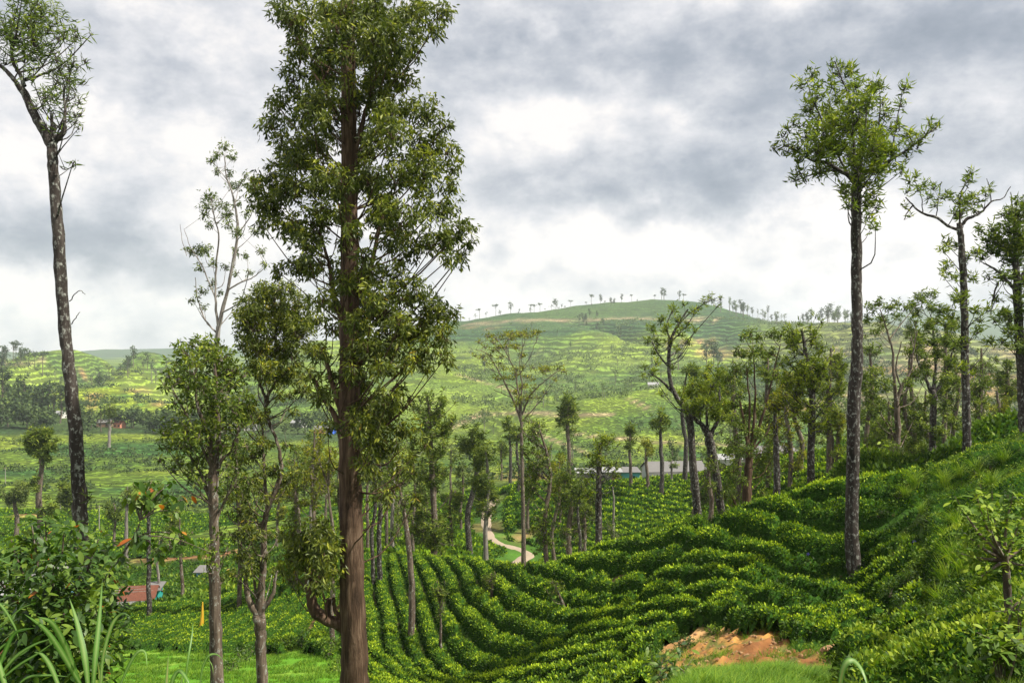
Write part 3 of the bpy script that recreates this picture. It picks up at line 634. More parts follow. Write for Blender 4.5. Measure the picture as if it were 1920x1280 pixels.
def tree(name, label, cat, d, trunk, limbs=(), blobs=(), style='gum', bark='bark_mid', group=None, depth=None, k=1.0, Lk=1.0, seed=1, brw=.9, asc=.9, bark_n=None, sub=1, squash=(1, 1, 1), wob=.12, twigs=True, sink=True, brk=1.0, extras=()):
    rng = np.random.default_rng(seed); st = ST[style]; k = k * 2.3; squash = squash
    P, R = limb_pts(trunk, d, bark_n or max(10, 5 * len(trunk)), rng=rng, wig=.01 * d / 30)
    if sink:                                     # set the foot of the trunk on the ground
        x, y = P[0, 0], P[0, 1]; g = float(H(x, y)) - .25
        P = np.vstack([[x, y, g], P]) if g < P[0, 2] - .05 else np.vstack([[P[0, 0], P[0, 1], g], P[P[:, 2] > g + .15] if (P[:, 2] > g + .15).sum() > 2 else P[-3:]]); R = np.concatenate([[R[0] * 1.25], R[-(len(P) - 1):]])
    org = tuple(P[0]); root = empty(name, org, label, cat, group)
    mb = MB(); sides = 14 if d < 40 else 8
    tube(mb, P, R, sides, wob=wob, rng=rng); mb.build('trunk', M[bark], root, org)
    skelP = [P[len(P) // 4:]]; skelR = [R[len(P) // 4:]]
    for lm in limbs:
        LP, LR = limb_pts(lm, d, max(7, 4 * len(lm)), rng=rng, wig=.012 * d / 30)
        m2 = MB(); tube(m2, LP, LR, 8 if d < 40 else 5, wob=wob, rng=rng); m2.build('limb', M[bark], root, org)
        skelP.append(LP[1:]); skelR.append(LR[1:])
    SP = np.vstack(skelP); SR = np.concatenate(skelR)
    B = np.array([[b[0], b[1], b[2]] for b in blobs], float)
    if len(B):
        bx = (B[:, 0] - 960) / F * d; bz = (640 - B[:, 1]) / F * d; br = B[:, 2] / F * d
        cx = np.interp(bz, *[np.array(q) for q in (P[:, 2][np.argsort(P[:, 2])], P[:, 0][np.argsort(P[:, 2])])])
        half = depth if depth is not None else max(1.0, np.percentile(np.abs(bx - cx), 85))
        lf = MB(); tw = MB()
        for q in range(len(B)):
            for s_ in range(sub):
                lim = math.sqrt(max(half ** 2 - (bx[q] - cx[q]) ** 2, (half * .25) ** 2))
                dy = rng.uniform(-1, 1) * lim * .8; kx = 1 + dy / d * .8
                c = np.array([bx[q] * kx, d + dy, bz[q] * kx])
                if s_: c[0] = cx[q] + (c[0] - cx[q]) * rng.uniform(.2, .9)
                hd = np.hypot(SP[:, 0] - c[0], SP[:, 1] - c[1]); cost = np.abs((c[2] - SP[:, 2]) - hd * asc) + hd * .5 + 3 * np.maximum(0, SP[:, 2] - c[2])
                j = int(np.argmin(cost)); a = SP[j]; dist = np.linalg.norm(c - a)
                if dist > .25:
                    m1 = a + (c - a) * .45 + np.array([0, 0, -.10 * dist]) + rng.normal(size=3) * dist * .06
                    r0 = min(SR[j] * .75, (.012 + .012 * dist) * brw * brk)
                    tube(tw, spline([a, m1, c - np.array([0, 0, br[q] * .3])], 6), np.linspace(r0, r0 * .35, 6), 5, smooth=True, cap=False, wob=.1, rng=rng)
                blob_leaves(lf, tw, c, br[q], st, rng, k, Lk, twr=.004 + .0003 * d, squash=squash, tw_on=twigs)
        t_ = tw.build('branches', M[bark], root, org); t_['kind'] = 'stuff'
        o = lf.build('foliage', M[st['mat']], root, org); o['kind'] = 'stuff'
    for (nm, pts_, mt) in extras:
        LP, LR = limb_pts(pts_, d, 12); m2 = MB(); tube(m2, LP, LR, 6); m2.build(nm, M[mt], root, org)
    return root
def E(cx, cy, rx, ry, n, r, seed=0, hollow=.0):
    """n foliage masses spread in an ellipse of photo pixels"""
    rng = np.random.default_rng(seed + int(cx * 7 + cy)); out_ = []; n = int(n * 1.35); r = r * .78; ry = ry * 1.08
    for i in range(n):
        a = rng.random() * 2 * math.pi; q = math.sqrt(hollow + (1 - hollow) * rng.random())
        out_.append((cx + math.cos(a) * q * (rx - r * .5), cy + math.sin(a) * q * (ry - r * .5), r * (.6 + .6 * rng.random())))
    for i in range(max(2, n // 2)):
        a = rng.random() * 2 * math.pi; q = rng.uniform(.95, 1.22); out_.append((cx + math.cos(a) * q * rx, cy + math.sin(a) * q * ry, r * rng.uniform(.25, .5)))
    return out_

# the great tree of the foreground
HB = [(545,30,36),(600,20,34),(560,72,24),(525,20,24),(700,20,44),(760,15,40),(820,25,30),(815,58,20),(740,70,40),(772,95,26),(690,90,32),(600,90,24),(640,60,22),
 (560,102,34),(595,130,30),(545,140,26),(730,125,38),(762,150,26),(520,190,30),(560,172,32),(508,228,28),(560,218,30),(600,200,22),(598,258,26),(560,268,22),(528,262,22),
 (715,200,34),(765,195,36),(802,210,28),(828,235,22),(700,165,26),(505,325,30),(560,300,30),(530,300,24),(495,380,30),(545,355,30),(598,335,24),(598,400,26),(540,425,30),(580,460,24),(482,350,18),(500,420,24),
 (645,360,22),(640,405,20),(650,25,24),(655,110,20),(655,305,15),(690,280,18),(670,430,16),(738,250,34),(790,262,34),(838,278,24),(800,320,38),(745,330,36),(700,340,26),(848,350,22),(828,385,34),(780,395,38),(868,420,26),(842,445,30),(725,400,26),(775,455,30),(862,482,18),(880,455,16),(745,480,18),(850,310,20),
 (600,490,22),(560,495,26),(522,505,16),(690,520,26),(705,560,32),(670,600,26),(655,530,18),(740,510,26),(782,545,30),(820,572,28),(832,622,26),(782,612,34),(832,668,22),(800,692,16),(742,640,34),(720,595,26),(690,650,26),(610,560,24),(620,612,24),(600,660,18),(650,660,18),
 (660,705,22),(690,760,26),(730,772,34),(760,802,30),(720,832,28),(752,862,24),(640,785,15),(655,820,12),(772,880,16),(700,888,14),(680,720,16),(795,830,14),(735,915,12),
 (760,560,24),(800,590,22),(755,600,22),(800,650,24),(760,680,20),(845,590,18),(720,690,20),(600,742,20),(620,800,14),(590,700,18),(640,455,14),(630,520,16),(745,745,26),(705,800,26),(780,930,14),(700,930,10),
 (610,1030,30),(560,1000,30),(590,1070,28),(545,1045,26),(540,1085,22),(600,985,22),(575,1030,32),(535,1010,20),(625,1065,18),(570,1100,20)]
tree('evergreen_tree', 'towering dark evergreen with red-brown furrowed trunk rising out of the top of the picture', 'tree', 22.0,
 [(667,1330,62),(666,1280,52),(663,1180,48),(660,1060,44),(658,960,42),(656,860,40),(655,700,38),(655,560,35),(655,400,32),(654,200,28),(652,60,25),(650,-60,22)],
 limbs=[[(655,1185,30),(640,1172,24),(612,1160,23),(588,1140,22),(582,1110,18),(578,1070,14),(572,1030,8)], [(612,1160,14),(614,1135,12),(618,1122,9)], [(655,1178,14),(632,1150,8),(625,1120,7)],
        [(650,790,20),(632,745,12),(618,700,9),(605,650,6)],[(648,840,18),(628,780,11),(600,735,8),(580,690,5)],[(648,770,12),(640,740,7),(628,735,6),(622,722,7)],[(662,560,14),(690,520,10),(702,470,8),(712,420,6)],[(662,300,12),(680,230,9),(695,170,7),(700,60,5)],
        [(648,620,12),(628,560,9),(618,500,7),(600,440,5)],[(660,900,8),(690,870,4),(720,872,3),(745,850,2)],[(655,930,7),(672,890,4),(690,870,3)], [(652,250,9),(620,190,6),(590,140,4)], [(660,700,12),(700,655,7),(735,640,5)], [(650,930,8),(658,880,5),(670,840,3)], [(655,915,6),(700,925,3),(760,905,2)]],
 blobs=HB, style='hero', bark='bark_hero', depth=2.6, seed=5, sub=2, k=.80, wob=.10, bark_n=60, brk=.7)

# the tall cut-back oak at the left edge
tree('shade_tree', 'tall leaning lichen-spotted trunk forking near the top at the left edge', 'tree', 25.0,
 [(158,1100,29.9),(152,1010,26.4),(148,920,25.5),(140,800,23.8),(130,700,22.0),(120,600,21.1),(110,450,21.1),(103,360,19.4),(98,290,18.5),(97,268,17.6)],
 limbs=[[(97,272,20),(80,242,17),(62,210,15),(48,180,14),(36,160,13)],[(38,165,9),(18,140,8),(2,125,7),(-30,110,6)],[(46,162,8),(38,140,7),(25,118,6),(20,60,5)],[(98,268,14),(116,252,10),(120,232,9),(122,210,5),(118,160,3)],[(97,262,7),(97,235,6),(97,212,6)],[(102,262,6),(103,245,5),(103,234,5)],[(98,270,4),(112,240,3),(128,180,2),(132,130,2)],
        [(113,312,3),(122,318,2),(138,312,1.5),(150,308,1)],[(130,565,2),(148,545,1.5),(160,552,1)],[(134,608,2),(144,592,1.5),(150,585,1)],[(150,960,3),(165,940,2),(172,925,1.5)]],
 blobs=[(20,20,30),(60,30,26),(30,70,28),(70,80,24),(100,60,16),(125,72,15),(150,68,13),(168,60,9),(10,110,22),(60,50,22),(50,100,20),(95,95,14),(110,125,16),(140,118,14),(160,115,10),(95,150,18),(125,150,18),(150,150,14),(120,180,18),(85,185,14),(145,185,12),(150,215,12),(135,225,9),(150,240,9),(115,205,12),(70,5,16),(5,45,22),(145,308,5),(168,930,5),(40,-10,24),(75,200,8),(-20,60,30)],
 style='fern', bark='bark_oak', depth=1.8, seed=8, sub=2, k=.72, Lk=.8, bark_n=60, wob=.10)

# the pollarded silver oak on the spur
OB = [(1565,120,9),(1525,135,12),(1500,160,13),(1598,130,13),(1600,165,10),(1650,160,14),(1693,165,12),(1690,195,10),(1560,160,12),(1530,180,15),(1510,200,15),(1490,230,12),(1470,250,12),(1478,280,13),(1452,275,9),
 (1560,200,18),(1590,200,15),(1625,190,18),(1660,205,16),(1675,235,14),(1540,225,20),(1580,235,22),(1620,230,22),(1650,250,20),(1510,250,20),(1500,290,18),(1530,280,24),(1570,275,26),(1610,275,26),(1645,290,22),(1670,280,18),(1545,315,18),(1500,320,13),(1490,335,10),(1600,310,20),(1640,320,16),(1665,315,14),(1700,255,12),(1725,260,11),(1750,240,9),(1735,250,8),(1760,232,7),(1720,275,8),
 (1580,360,12),(1605,350,12),(1635,365,14),(1640,385,13),(1625,405,11),(1645,345,12),(1635,425,9),(1590,385,9),(1700,290,12),(1685,320,12)]
tree('silver_oak', 'tall silver oak with straight trunk and round upswept crown, alone on the tea spur', 'tree', 33.0,
 [(1604,1098,30),(1600,1050,27),(1597,980,24),(1599,880,23),(1601,760,24),(1606,680,22),(1607,600,20),(1606,500,19),(1605,420,19),(1606,350,17),(1606,325,14)],
 limbs=[[(1605,345,12),(1590,328,10),(1570,318,8),(1550,305,6),(1520,300,4),(1480,275,3),(1458,280,2)],[(1606,330,11),(1603,305,8),(1600,270,5),(1598,200,3),(1565,115,2)],[(1607,332,12),(1625,322,11),(1650,318,8),(1670,300,6),(1700,282,4),(1735,255,3),(1758,236,2)],[(1570,318,5),(1530,325,3),(1495,338,2)],[(1590,325,5),(1560,270,3),(1530,200,2),(1510,150,1.5)],[(1650,318,5),(1648,260,3),(1650,180,2)],[(1612,322,5),(1622,260,3),(1625,170,2)],[(1670,302,4),(1680,240,2),(1692,170,1.5)],[(1600,380,5),(1612,372,3),(1630,365,2)],[(1601,740,3),(1598,742,3)]],
 blobs=OB, style='oak', bark='bark_oak', depth=2.2, seed=11, sub=2, k=1.0, Lk=.95, bark_n=56, wob=.09)

# second and third oaks at the right
tree('silver_oak', 'slender silver oak with one long bare arm reaching left, second from the right edge', 'tree', 39.0,
 [(1814,890,17),(1812,800,15),(1810,700,14),(1808,600,13),(1805,500,12),(1800,430,10),(1798,420,8)],
 limbs=[[(1800,432,7),(1780,425,5),(1755,408,5),(1730,400,4),(1712,385,3),(1698,370,2)],[(1800,425,6),(1815,410,6),(1840,398,4),(1858,378,3),(1880,372,2),(1895,350,1.5)],[(1712,385,3),(1700,400,2),(1695,412,1.5)],[(1730,400,2),(1728,370,1.5),(1715,335,1)],[(1755,408,2),(1760,370,1.5),(1765,340,1)],[(1800,420,4),(1800,370,3),(1815,330,2)],[(1858,378,2),(1855,350,1.5),(1850,335,1)]],
 blobs=[(1705,340,7),(1718,330,7),(1700,360,6),(1695,385,6),(1705,405,5),(1722,355,8),(1735,345,8),(1740,370,7),(1755,350,7),(1765,370,7),(1752,385,6),(1780,365,9),(1795,380,11),(1810,340,9),(1818,325,7),(1812,370,13),(1805,400,13),(1830,375,10),(1845,365,8),(1830,395,8),(1855,355,6),(1790,400,8),(1780,455,10),(1768,470,9),(1795,460,8),(1815,480,10),(1775,500,10),(1790,520,9),(1830,470,9),(1820,520,9),(1765,515,7),(1800,560,12),(1825,580,11),(1785,590,11),(1770,610,10),(1830,620,10),(1842,600,8),(1800,640,10),(1860,640,9),(1850,580,8),(1800,690,9),(1825,700,8)],
 style='oak', bark='bark_oak', depth=1.6, seed=13, sub=1, k=1.2, Lk=1.0, bark_n=40)
tree('silver_oak', 'dark silver oak cut off by the right edge of the picture', 'tree', 40.0,
 [(1924,880,22),(1920,780,20),(1916,700,18),(1910,600,16),(1906,520,14),(1904,480,10)],
 limbs=[[(1908,548,7),(1890,528,6),(1870,508,5),(1850,496,3),(1838,490,2)],[(1906,500,7),(1902,450,5),(1900,400,3),(1895,360,1.5)],[(1906,540,6),(1925,500,6),(1945,450,4),(1950,400,2)],[(1870,530,4),(1862,560,3),(1858,590,2)]],
 blobs=[(1900,380,9),(1905,410,14),(1890,430,16),(1910,445,18),(1880,460,14),(1900,480,18),(1860,470,14),(1845,480,10),(1870,440,12),(1885,400,9),(1840,430,10),(1850,450,12),(1920,400,16),(1930,460,22),(1940,520,22),(1870,560,10),(1885,590,12),(1860,600,9),(1890,620,12),(1875,640,9),(1930,580,20),(1940,640,20),(1900,650,12),(1855,520,8),(1940,380,16),(1880,520,10)],
 style='oakd', bark='bark_oak', depth=1.8, seed=14, sub=2, k=.9, bark_n=36)

# left middle group
tree('gum_tree', 'slim pale-stemmed gum with airy crown behind the bushy tree, left of the great evergreen', 'tree', 48.0,
 [(408,1135,12.2),(405,1050,11.5),(404,950,10.8),(404,800,10.1),(405,700,9.4),(408,630,8.6),(415,590,7.2),(432,520,5.8),(445,440,5.0),(440,380,3.6),(425,330,2.2),(420,290,1.4)],
 limbs=[[(409,620,5.0),(404,560,4.3),(405,500,3.6),(410,440,2.9),(400,400,2.2),(395,370,1.4)],[(407,625,3.6),(385,600,2.9),(370,560,2.2),(366,520,1.4)],[(404,560,2.9),(380,500,2.2),(360,470,1.4),(345,430,1.1)],[(425,545,3.6),(450,530,2.9),(475,520,2.2),(498,500,1.4)],[(442,440,2.9),(460,420,2.2),(480,385,1.4)],[(430,345,2.2),(412,320,1.4),(395,300,1.1)],[(436,365,1.4),(455,340,1.1),(462,320,0.7)],[(350,480,1.4),(340,440,1.1),(338,420,0.7)]],
 blobs=[(420,275,10),(408,290,9),(432,290,9),(398,300,8),(405,320,7),(428,320,8),(445,345,9),(430,345,8),(460,330,7),(400,370,13),(385,385,11),(415,385,12),(380,400,8),(425,400,10),(440,380,8),(470,350,9),(465,400,8),(395,420,8),(430,420,9),(450,435,10),(370,465,12),(355,470,9),(385,470,11),(400,490,8),(375,500,8),(440,470,9),(460,480,8),(420,500,7),(395,530,8),(375,545,8),(365,560,8),(380,575,7),(445,510,6),(480,430,9),(490,470,8),(500,495,7),(470,510,6),(480,360,9),(410,545,6),(450,560,5)],
 style='gum', bark='bark_pale', depth=2.6, seed=21, sub=1, k=1.1, bark_n=50)
tree('shade_tree', 'bushy light green tree with forked brown trunk, left of the great evergreen', 'tree', 28.0,
 [(410,1345,26),(408,1280,24),(404,1180,22),(402,1100,20),(402,1040,18),(401,980,17),(400,940,18),(397,890,16)],
 limbs=[[(397,900,12),(395,840,10),(385,800,8),(370,760,6),(365,700,4)],[(400,930,12),(406,860,10),(410,800,8),(405,720,6),(400,660,3)],[(400,930,9),(412,870,7),(435,840,5),(450,800,3)],[(395,940,8),(378,890,5),(355,850,3),(340,810,2)],[(398,880,5),(350,780,4),(325,730,2),(310,710,1.5)],[(400,990,6),(425,930,4),(450,880,2)],[(402,1220,4),(400,1160,3),(410,1120,3),(414,1095,2)]],
 blobs=[(370,650,22),(345,660,20),(400,655,20),(420,665,20),(330,680,18),(360,690,22),(400,690,24),(435,690,20),(320,705,14),(345,720,18),(385,725,22),(425,720,24),(455,700,16),(310,720,12),(330,750,12),(360,760,14),(400,765,18),(440,760,20),(460,740,16),(420,800,16),(450,800,18),(335,790,22),(355,800,20),(320,810,18),(310,835,14),(345,830,20),(380,815,16),(400,840,14),(370,860,16),(340,865,14),(440,840,14),(465,830,14),(450,870,12),(360,895,12),(325,880,10),(380,900,9),(300,860,8),(410,1000,10),(395,1020,12),(420,1030,10),(400,1060,12),(415,1085,10),(390,1085,8),(440,910,9),(460,890,10)],
 style='bush', bark='bark_mid', depth=1.7, seed=22, sub=2, k=.8, bark_n=40)
tree('shade_tree', 'crooked tree with pale forked stem and heavy dark crown against the great evergreen', 'tree', 30.0,
 [(494,1345,22),(492,1280,20),(489,1200,20),(487,1165,22),(485,1150,22)],
 limbs=[[(486,1155,16),(470,1130,12),(462,1105,10),(460,1080,7),(455,1040,3)],[(487,1155,16),(490,1110,14),(494,1060,13),(494,1010,11),(500,960,11),(518,915,10),(527,870,8),(520,830,6),(508,800,6),(498,770,7),(502,740,6),(525,710,5),(545,690,3)],[(503,950,9),(497,910,7),(494,860,6),(492,800,4)],[(488,1150,12),(508,1120,8),(515,1095,6),(520,1070,4)],[(500,755,6),(488,720,5),(480,690,3)],[(512,730,4),(505,690,3),(500,650,2)],[(485,1155,7),(478,1100,5),(476,1060,3)]],
 blobs=[(480,570,26),(515,560,30),(555,570,30),(470,605,24),(515,605,34),(565,618,32),(590,592,24),(500,655,28),(548,658,30),(475,645,20),(480,690,20),(528,705,24),(560,700,20),(455,590,16),(450,640,14),(585,650,18),(570,730,14),(540,740,12),(510,690,22),(540,600,28),(500,540,14),(545,540,16),
  (470,760,14),(490,780,12),(450,780,12),(550,770,10),(500,830,14),(470,850,14),(540,830,10),(515,880,12),(480,900,16),(455,920,14),(500,930,10),(540,900,16),(555,880,14),(450,960,14),(470,990,16),(490,1000,12),(440,1000,12),(455,1040,14),(475,1060,14),(445,1070,12),(500,1040,10),(515,1070,8),(520,1000,10),(430,930,12),(440,860,12)],
 style='hero', bark='bark_mid', depth=2.0, seed=23, sub=2, k=.72, bark_n=24)
# thin-stemmed trees on the spur and behind it: (x foot, y foot, y top, width, crown ellipses, distance, style, bark, label)
def gz(px, d): return 640 - float(H((px - 960) / F * d, d)) / d * F
MT = [
 (770,1210,900,12,[(735,900,40,40,9,14),(765,935,26,45,6,12)],44,'bush','bark_mid','straight dark-stemmed tree on the tea slope just right of the great evergreen'),
 (812,1060,745,12,[(800,775,26,35,10,13),(830,790,24,50,10,13),(800,840,34,40,12,14),(815,900,34,40,10,14),(805,975,34,45,12,15),(820,1020,26,26,6,13)],78,'oakd','bark_mid','leafy column-shaped tree right of the great evergreen, clothed to its foot'),
 (712,1100,800,9,[(705,840,30,50,8,13),(715,920,16,30,4,9)],70,'gum','bark_oak','spindly grey stem close behind the great evergreen, nearer of a pair'),
 (700,1095,820,7,[(690,860,26,40,6,12)],73,'gum','bark_oak','spindly grey stem close behind the great evergreen, farther of a pair'),
 (736,1060,820,7,[(735,870,24,40,7,11),(742,960,14,50,6,9),(738,1030,18,24,5,10)],92,'gum','bark_pale','whitish thin stem among shrubs behind the great evergreen'),
 (689,1040,850,6,[(700,880,16,30,4,9)],98,'gum','bark_mid','thin brown stem emerging right beside the great trunk'),
 (775,1050,850,6,[(775,900,24,30,5,10)],88,'gum','bark_mid','thin stem between two leafy trees right of the great evergreen'),
 (623,1215,900,9,[(610,870,24,30,6,12),(600,930,20,30,4,10)],46,'warm','bark_mid','thin stem on the tea slope left of the great trunk'),
 (882,1045,805,11,[(884,838,26,36,11,12),(900,935,14,12,3,7)],96,'oakd','bark_oak','dark-topped slim tree left of the winding road'),
 (912,1068,830,9,[(910,860,22,28,8,11),(908,905,30,50,16,12),(912,950,22,26,6,10)],90,'oakd','bark_pale','whitish-footed tree with long bushy crown beside the winding road'),
 (845,938,830,4,[(846,850,10,16,3,6)],176,'gum','bark_mid','thin dark pole tree in the open field left of the road'),
 (957,905,795,6,[(955,800,14,14,4,7),(957,825,10,12,3,6)],178,'oakd','bark_oak','dark slim tree with small top behind the umbrella tree, left one'),
 (972,925,800,6,[(972,815,12,18,4,7)],165,'oakd','bark_oak','dark slim tree with small top behind the umbrella tree, right one'),
 (1025,1068,790,8,[(1002,800,22,24,8,11),(1000,850,34,50,12,12),(1015,910,28,50,9,12),(1020,1000,26,36,9,12)],66,'bush','bark_mid','airy thin-stemmed tree beside the bend of the road'),
 (1066,905,745,8,[(1065,785,18,38,12,10)],150,'oakd','bark_mid','narrow dark-crowned tree right of the umbrella tree'),
 (1068,1058,875,10,[(1065,910,30,34,10,14),(1080,960,34,34,9,13),(1055,985,24,30,6,11)],72,'bush','bark_mid','dense leafy tree with dark stem below the white houses'),
 (1086,1052,915,6,[(1088,920,20,30,8,11)],70,'bush','bark_oak','thin-stemmed tree next to the dense leafy tree'),
 (1123,1045,818,13,[(1125,850,30,32,12,13),(1108,880,14,14,4,8),(1150,885,16,14,4,9),(1100,930,14,30,5,9)],64,'oak','bark_oak','mop-headed silver oak over the middle of the tea slope'),
 (1182,918,800,6,[(1182,820,11,22,8,7)],148,'oakd','bark_mid','small slender tree in front of the cyan-walled house'),
 (1213,920,825,6,[(1213,838,13,14,6,7)],146,'warm','bark_mid','small slender tree between the cyan-walled and the white house'),
 (1240,932,772,8,[(1238,790,15,20,9,8)],138,'oakd','bark_oak','slender tree with tuft on top at the left end of the white house'),
 (1259,905,850,4,[(1262,870,8,14,3,6)],190,'gum','bark_pale','little thin tree behind the roof of the white house'),
 (1284,908,690,8,[(1290,700,20,18,5,10)],138,'oakd','bark_oak','straight pole tree rising at the right end of the white house'),
 (1332,985,850,9,[(1330,890,16,40,6,10)],62,'bush','bark_mid','thin dark stem between two stouter trunks beyond the spur crest'),
 (1456,964,745,12,[(1450,760,30,18,8,11),(1470,740,24,16,5,10),(1460,800,24,14,5,9)],54,'warm','bark_oak','straight grey trunk with spreading tuft, behind the spur crest'),
 (1498,898,700,9,[(1495,730,22,40,9,12)],88,'oak','bark_mid','straight slim tree on the farther tea ridge'),
 (1521,950,605,13,[(1490,650,18,36,10,12),(1530,660,20,50,12,12),(1505,700,36,30,12,13),(1545,720,28,40,12,13),(1490,735,24,28,7,12),(1520,780,34,26,9,12)],52,'oak','bark_oak','leafy yellow-green silver oak left of the lone tall oak'),
 (1556,905,690,9,[(1560,700,26,40,9,12),(1575,670,16,26,5,11)],84,'oak','bark_mid','half-hidden slim tree close left of the lone tall oak trunk'),
 (1570,900,760,7,[(1575,780,20,30,6,11)],90,'warm','bark_mid','thinner tree on the ridge close left of the lone tall oak trunk'),
 (1650,905,770,7,[(1650,800,20,40,7,11)],84,'oakd','bark_mid','thin tree just right of the lone tall oak trunk'),
 (1772,885,600,9,[(1775,720,24,60,10,12),(1790,640,20,40,6,11)],60,'oakd','bark_mid','slim tree left of the long-armed silver oak'),
 (1840,860,640,8,[(1840,700,26,40,8,12)],62,'gum','bark_mid','slim tree right of the long-armed silver oak'),
 (1888,815,668,8,[(1885,710,26,36,12,12),(1895,750,18,20,5,10)],72,'oakd','bark_mid','small dark tree near the right edge against the dry hillside'),
 (1712,880,610,8,[(1710,640,20,20,5,10),(1705,760,20,40,7,11)],64,'gum','bark_mid','thin stem among the thicket right of the lone tall oak'),
 (75,985,795,10,[(62,830,22,22,8,12),(85,835,20,26,8,12),(75,815,16,16,4,10),(70,905,14,14,4,9),(90,960,16,26,5,10)],112,'oakd','bark_mid','two-headed dark tree in the valley left of the tall leaning trunk'),
 (237,1030,900,6,[(240,925,16,24,5,9)],120,'gum','bark_pale','pale thin stem in the valley right of the tall leaning trunk'),
 (279,1168,900,8,[(275,925,30,22,7,12)],57,'oakd','bark_oak','thin grey stem standing beside the rusty-roofed shed'),
 (297,1140,1000,5,[(300,1020,14,20,4,8)],112,'gum','bark_pale','pale thin pole tree behind the rusty-roofed shed'),
 (30,1010,900,8,[(32,925,28,18,9,12)],150,'gum','bark_mid','small spreading umbrella tree in the valley at the left edge'),
 (205,838,748,5,[(207,770,16,20,8,8)],420,'oakd','bark_pale','white-stemmed tree standing by itself in front of the valley village'),

 (448,1150,720,8,[(450,800,34,60,14,16),(440,900,30,60,12,15),(470,1000,34,50,12,15)],64,'bush','bark_mid','slim leafy tree between the two forked trunks left of the great evergreen'),
 (590,1120,800,8,[(590,860,34,50,12,15),(575,920,30,40,8,14)],72,'warm','bark_mid','yellowish leafy tree filling the gap left of the great trunk'),
 (555,1110,850,7,[(550,900,30,40,8,14),(560,960,26,30,6,12)],80,'bush','bark_mid','small leafy tree behind the elbow branch of the great evergreen'),
 (640,1080,860,7,[(630,900,26,50,9,13)],84,'bush','bark_mid','leafy tree directly behind the left side of the great trunk'),
 (340,1160,960,6,[(335,1000,22,40,7,12)],90,'oakd','bark_mid','small leafy tree behind the big-leaved branch'),
 (1382,960,680,10,[(1372,740,30,60,14,14),(1385,820,34,50,12,14),(1375,900,26,40,8,13)],70,'bush','bark_mid','full leafy tree between the knobbly tree and the many-stemmed tree'),
 (1440,930,660,9,[(1440,700,26,50,10,12),(1446,800,30,60,12,13),(1440,880,26,30,7,12)],74,'oakd','bark_mid','full dark tree behind the straight grey trunk'),
 (1480,925,690,8,[(1478,760,26,60,11,12),(1485,860,24,40,8,12)],78,'warm','bark_mid','yellow-green tree right of the straight grey trunk'),
 (1555,900,640,9,[(1560,740,30,60,12,13),(1555,830,30,50,10,13)],66,'oak','bark_mid','bright leafy tree close behind the lone tall oak, to its left'),
 (1628,905,640,9,[(1632,690,26,50,10,12),(1636,800,30,60,12,13)],68,'oakd','bark_mid','leafy tree close behind the lone tall oak, to its right'),
 (1668,900,740,9,[(1665,820,34,50,14,14),(1680,870,30,30,8,13)],60,'bush','bark_mid','bushy low tree under the forked tree right of the lone tall oak'),
 (1705,895,700,9,[(1700,800,34,60,14,14),(1715,860,30,30,8,13)],64,'oakd','bark_mid','bushy tree between the forked tree and the broad-crowned tree'),
 (1738,885,720,8,[(1735,830,34,40,12,14)],56,'bush','bark_mid','low bushy tree at the foot of the broad-crowned tree'),
 (1790,880,660,9,[(1788,740,30,70,14,13),(1795,830,26,40,8,13)],58,'bush','bark_mid','leafy tree just left of the long-armed silver oak'),
 (1835,865,700,8,[(1838,760,26,60,12,13)],62,'oakd','bark_mid','leafy tree just right of the long-armed silver oak'),
 (1870,850,720,8,[(1868,780,22,40,8,12)],66,'warm','bark_mid','small yellowish tree between the last two oaks'),
 (1095,1045,880,8,[(1092,930,26,40,9,12),(1090,990,22,30,6,11)],76,'oakd','bark_mid','leafy tree left of the mop-headed silver oak'),
 (1150,1035,900,5,[(1148,1000,14,26,5,9)],70,'gum','bark_pale','wispy pale sapling tree right of the mop-headed silver oak'),
 (1040,1060,860,7,[(1040,900,20,50,9,11)],80,'warm','bark_mid','yellowish slender tree behind the bend of the road'),
 (1300,960,880,5,[(1335,880,22,40,9,12),(1315,920,18,30,6,10)],72,'bush','bark_mid','leafy growth behind the leaning and knobbly trunks'),
 (560,1050,840,6,[(560,880,20,40,8,11)],120,'bush','bark_mid','slender tree far behind the elbow branch'),
 (585,1030,820,6,[(588,850,18,40,8,10)],125,'oakd','bark_pale','slender pale-stemmed tree in the valley left of the great trunk'),
 (610,1040,870,5,[(612,900,16,30,6,10)],112,'warm','bark_mid','small yellowish tree in the valley close left of the great trunk'),
 (725,1035,840,6,[(728,875,18,40,8,10)],108,'oakd','bark_mid','slender tree in the valley close right of the great trunk'),
 (748,1020,860,6,[(750,890,20,34,8,10),(748,950,16,30,5,9)],118,'bush','bark_mid','leafy slender tree seen past the right side of the great trunk'),
 (795,1030,900,6,[(790,940,20,34,8,11),(785,1000,22,24,6,11)],104,'bush','bark_mid','low leafy tree below the column-shaped tree'),
 (845,1035,905,6,[(848,950,20,30,7,11),(842,1005,20,22,5,10)],112,'oakd','bark_mid','low leafy tree left of the slim road-side trees'),
 (865,1000,860,5,[(866,890,14,30,6,9)],140,'gum','bark_mid','wispy tree behind the slim road-side trees'),
 (940,900,820,4,[(942,845,12,20,5,7)],180,'oakd','bark_mid','small tree in the field just above the road'),
 (990,1000,860,6,[(990,900,16,40,8,10)],118,'oakd','bark_mid','slim leafy tree at the foot of the umbrella tree'),
 (1050,985,850,5,[(1048,885,16,30,7,10)],128,'oak','bark_mid','slim bright tree behind the dense leafy tree'),
 (1018,905,830,4,[(1018,850,12,18,5,7)],178,'warm','bark_mid','small tree by the brown field behind the umbrella tree'),
 (140,1000,905,6,[(128,930,20,26,7,11)],150,'oakd','bark_mid','small dark tree in the valley just left of the leaning trunk base'),
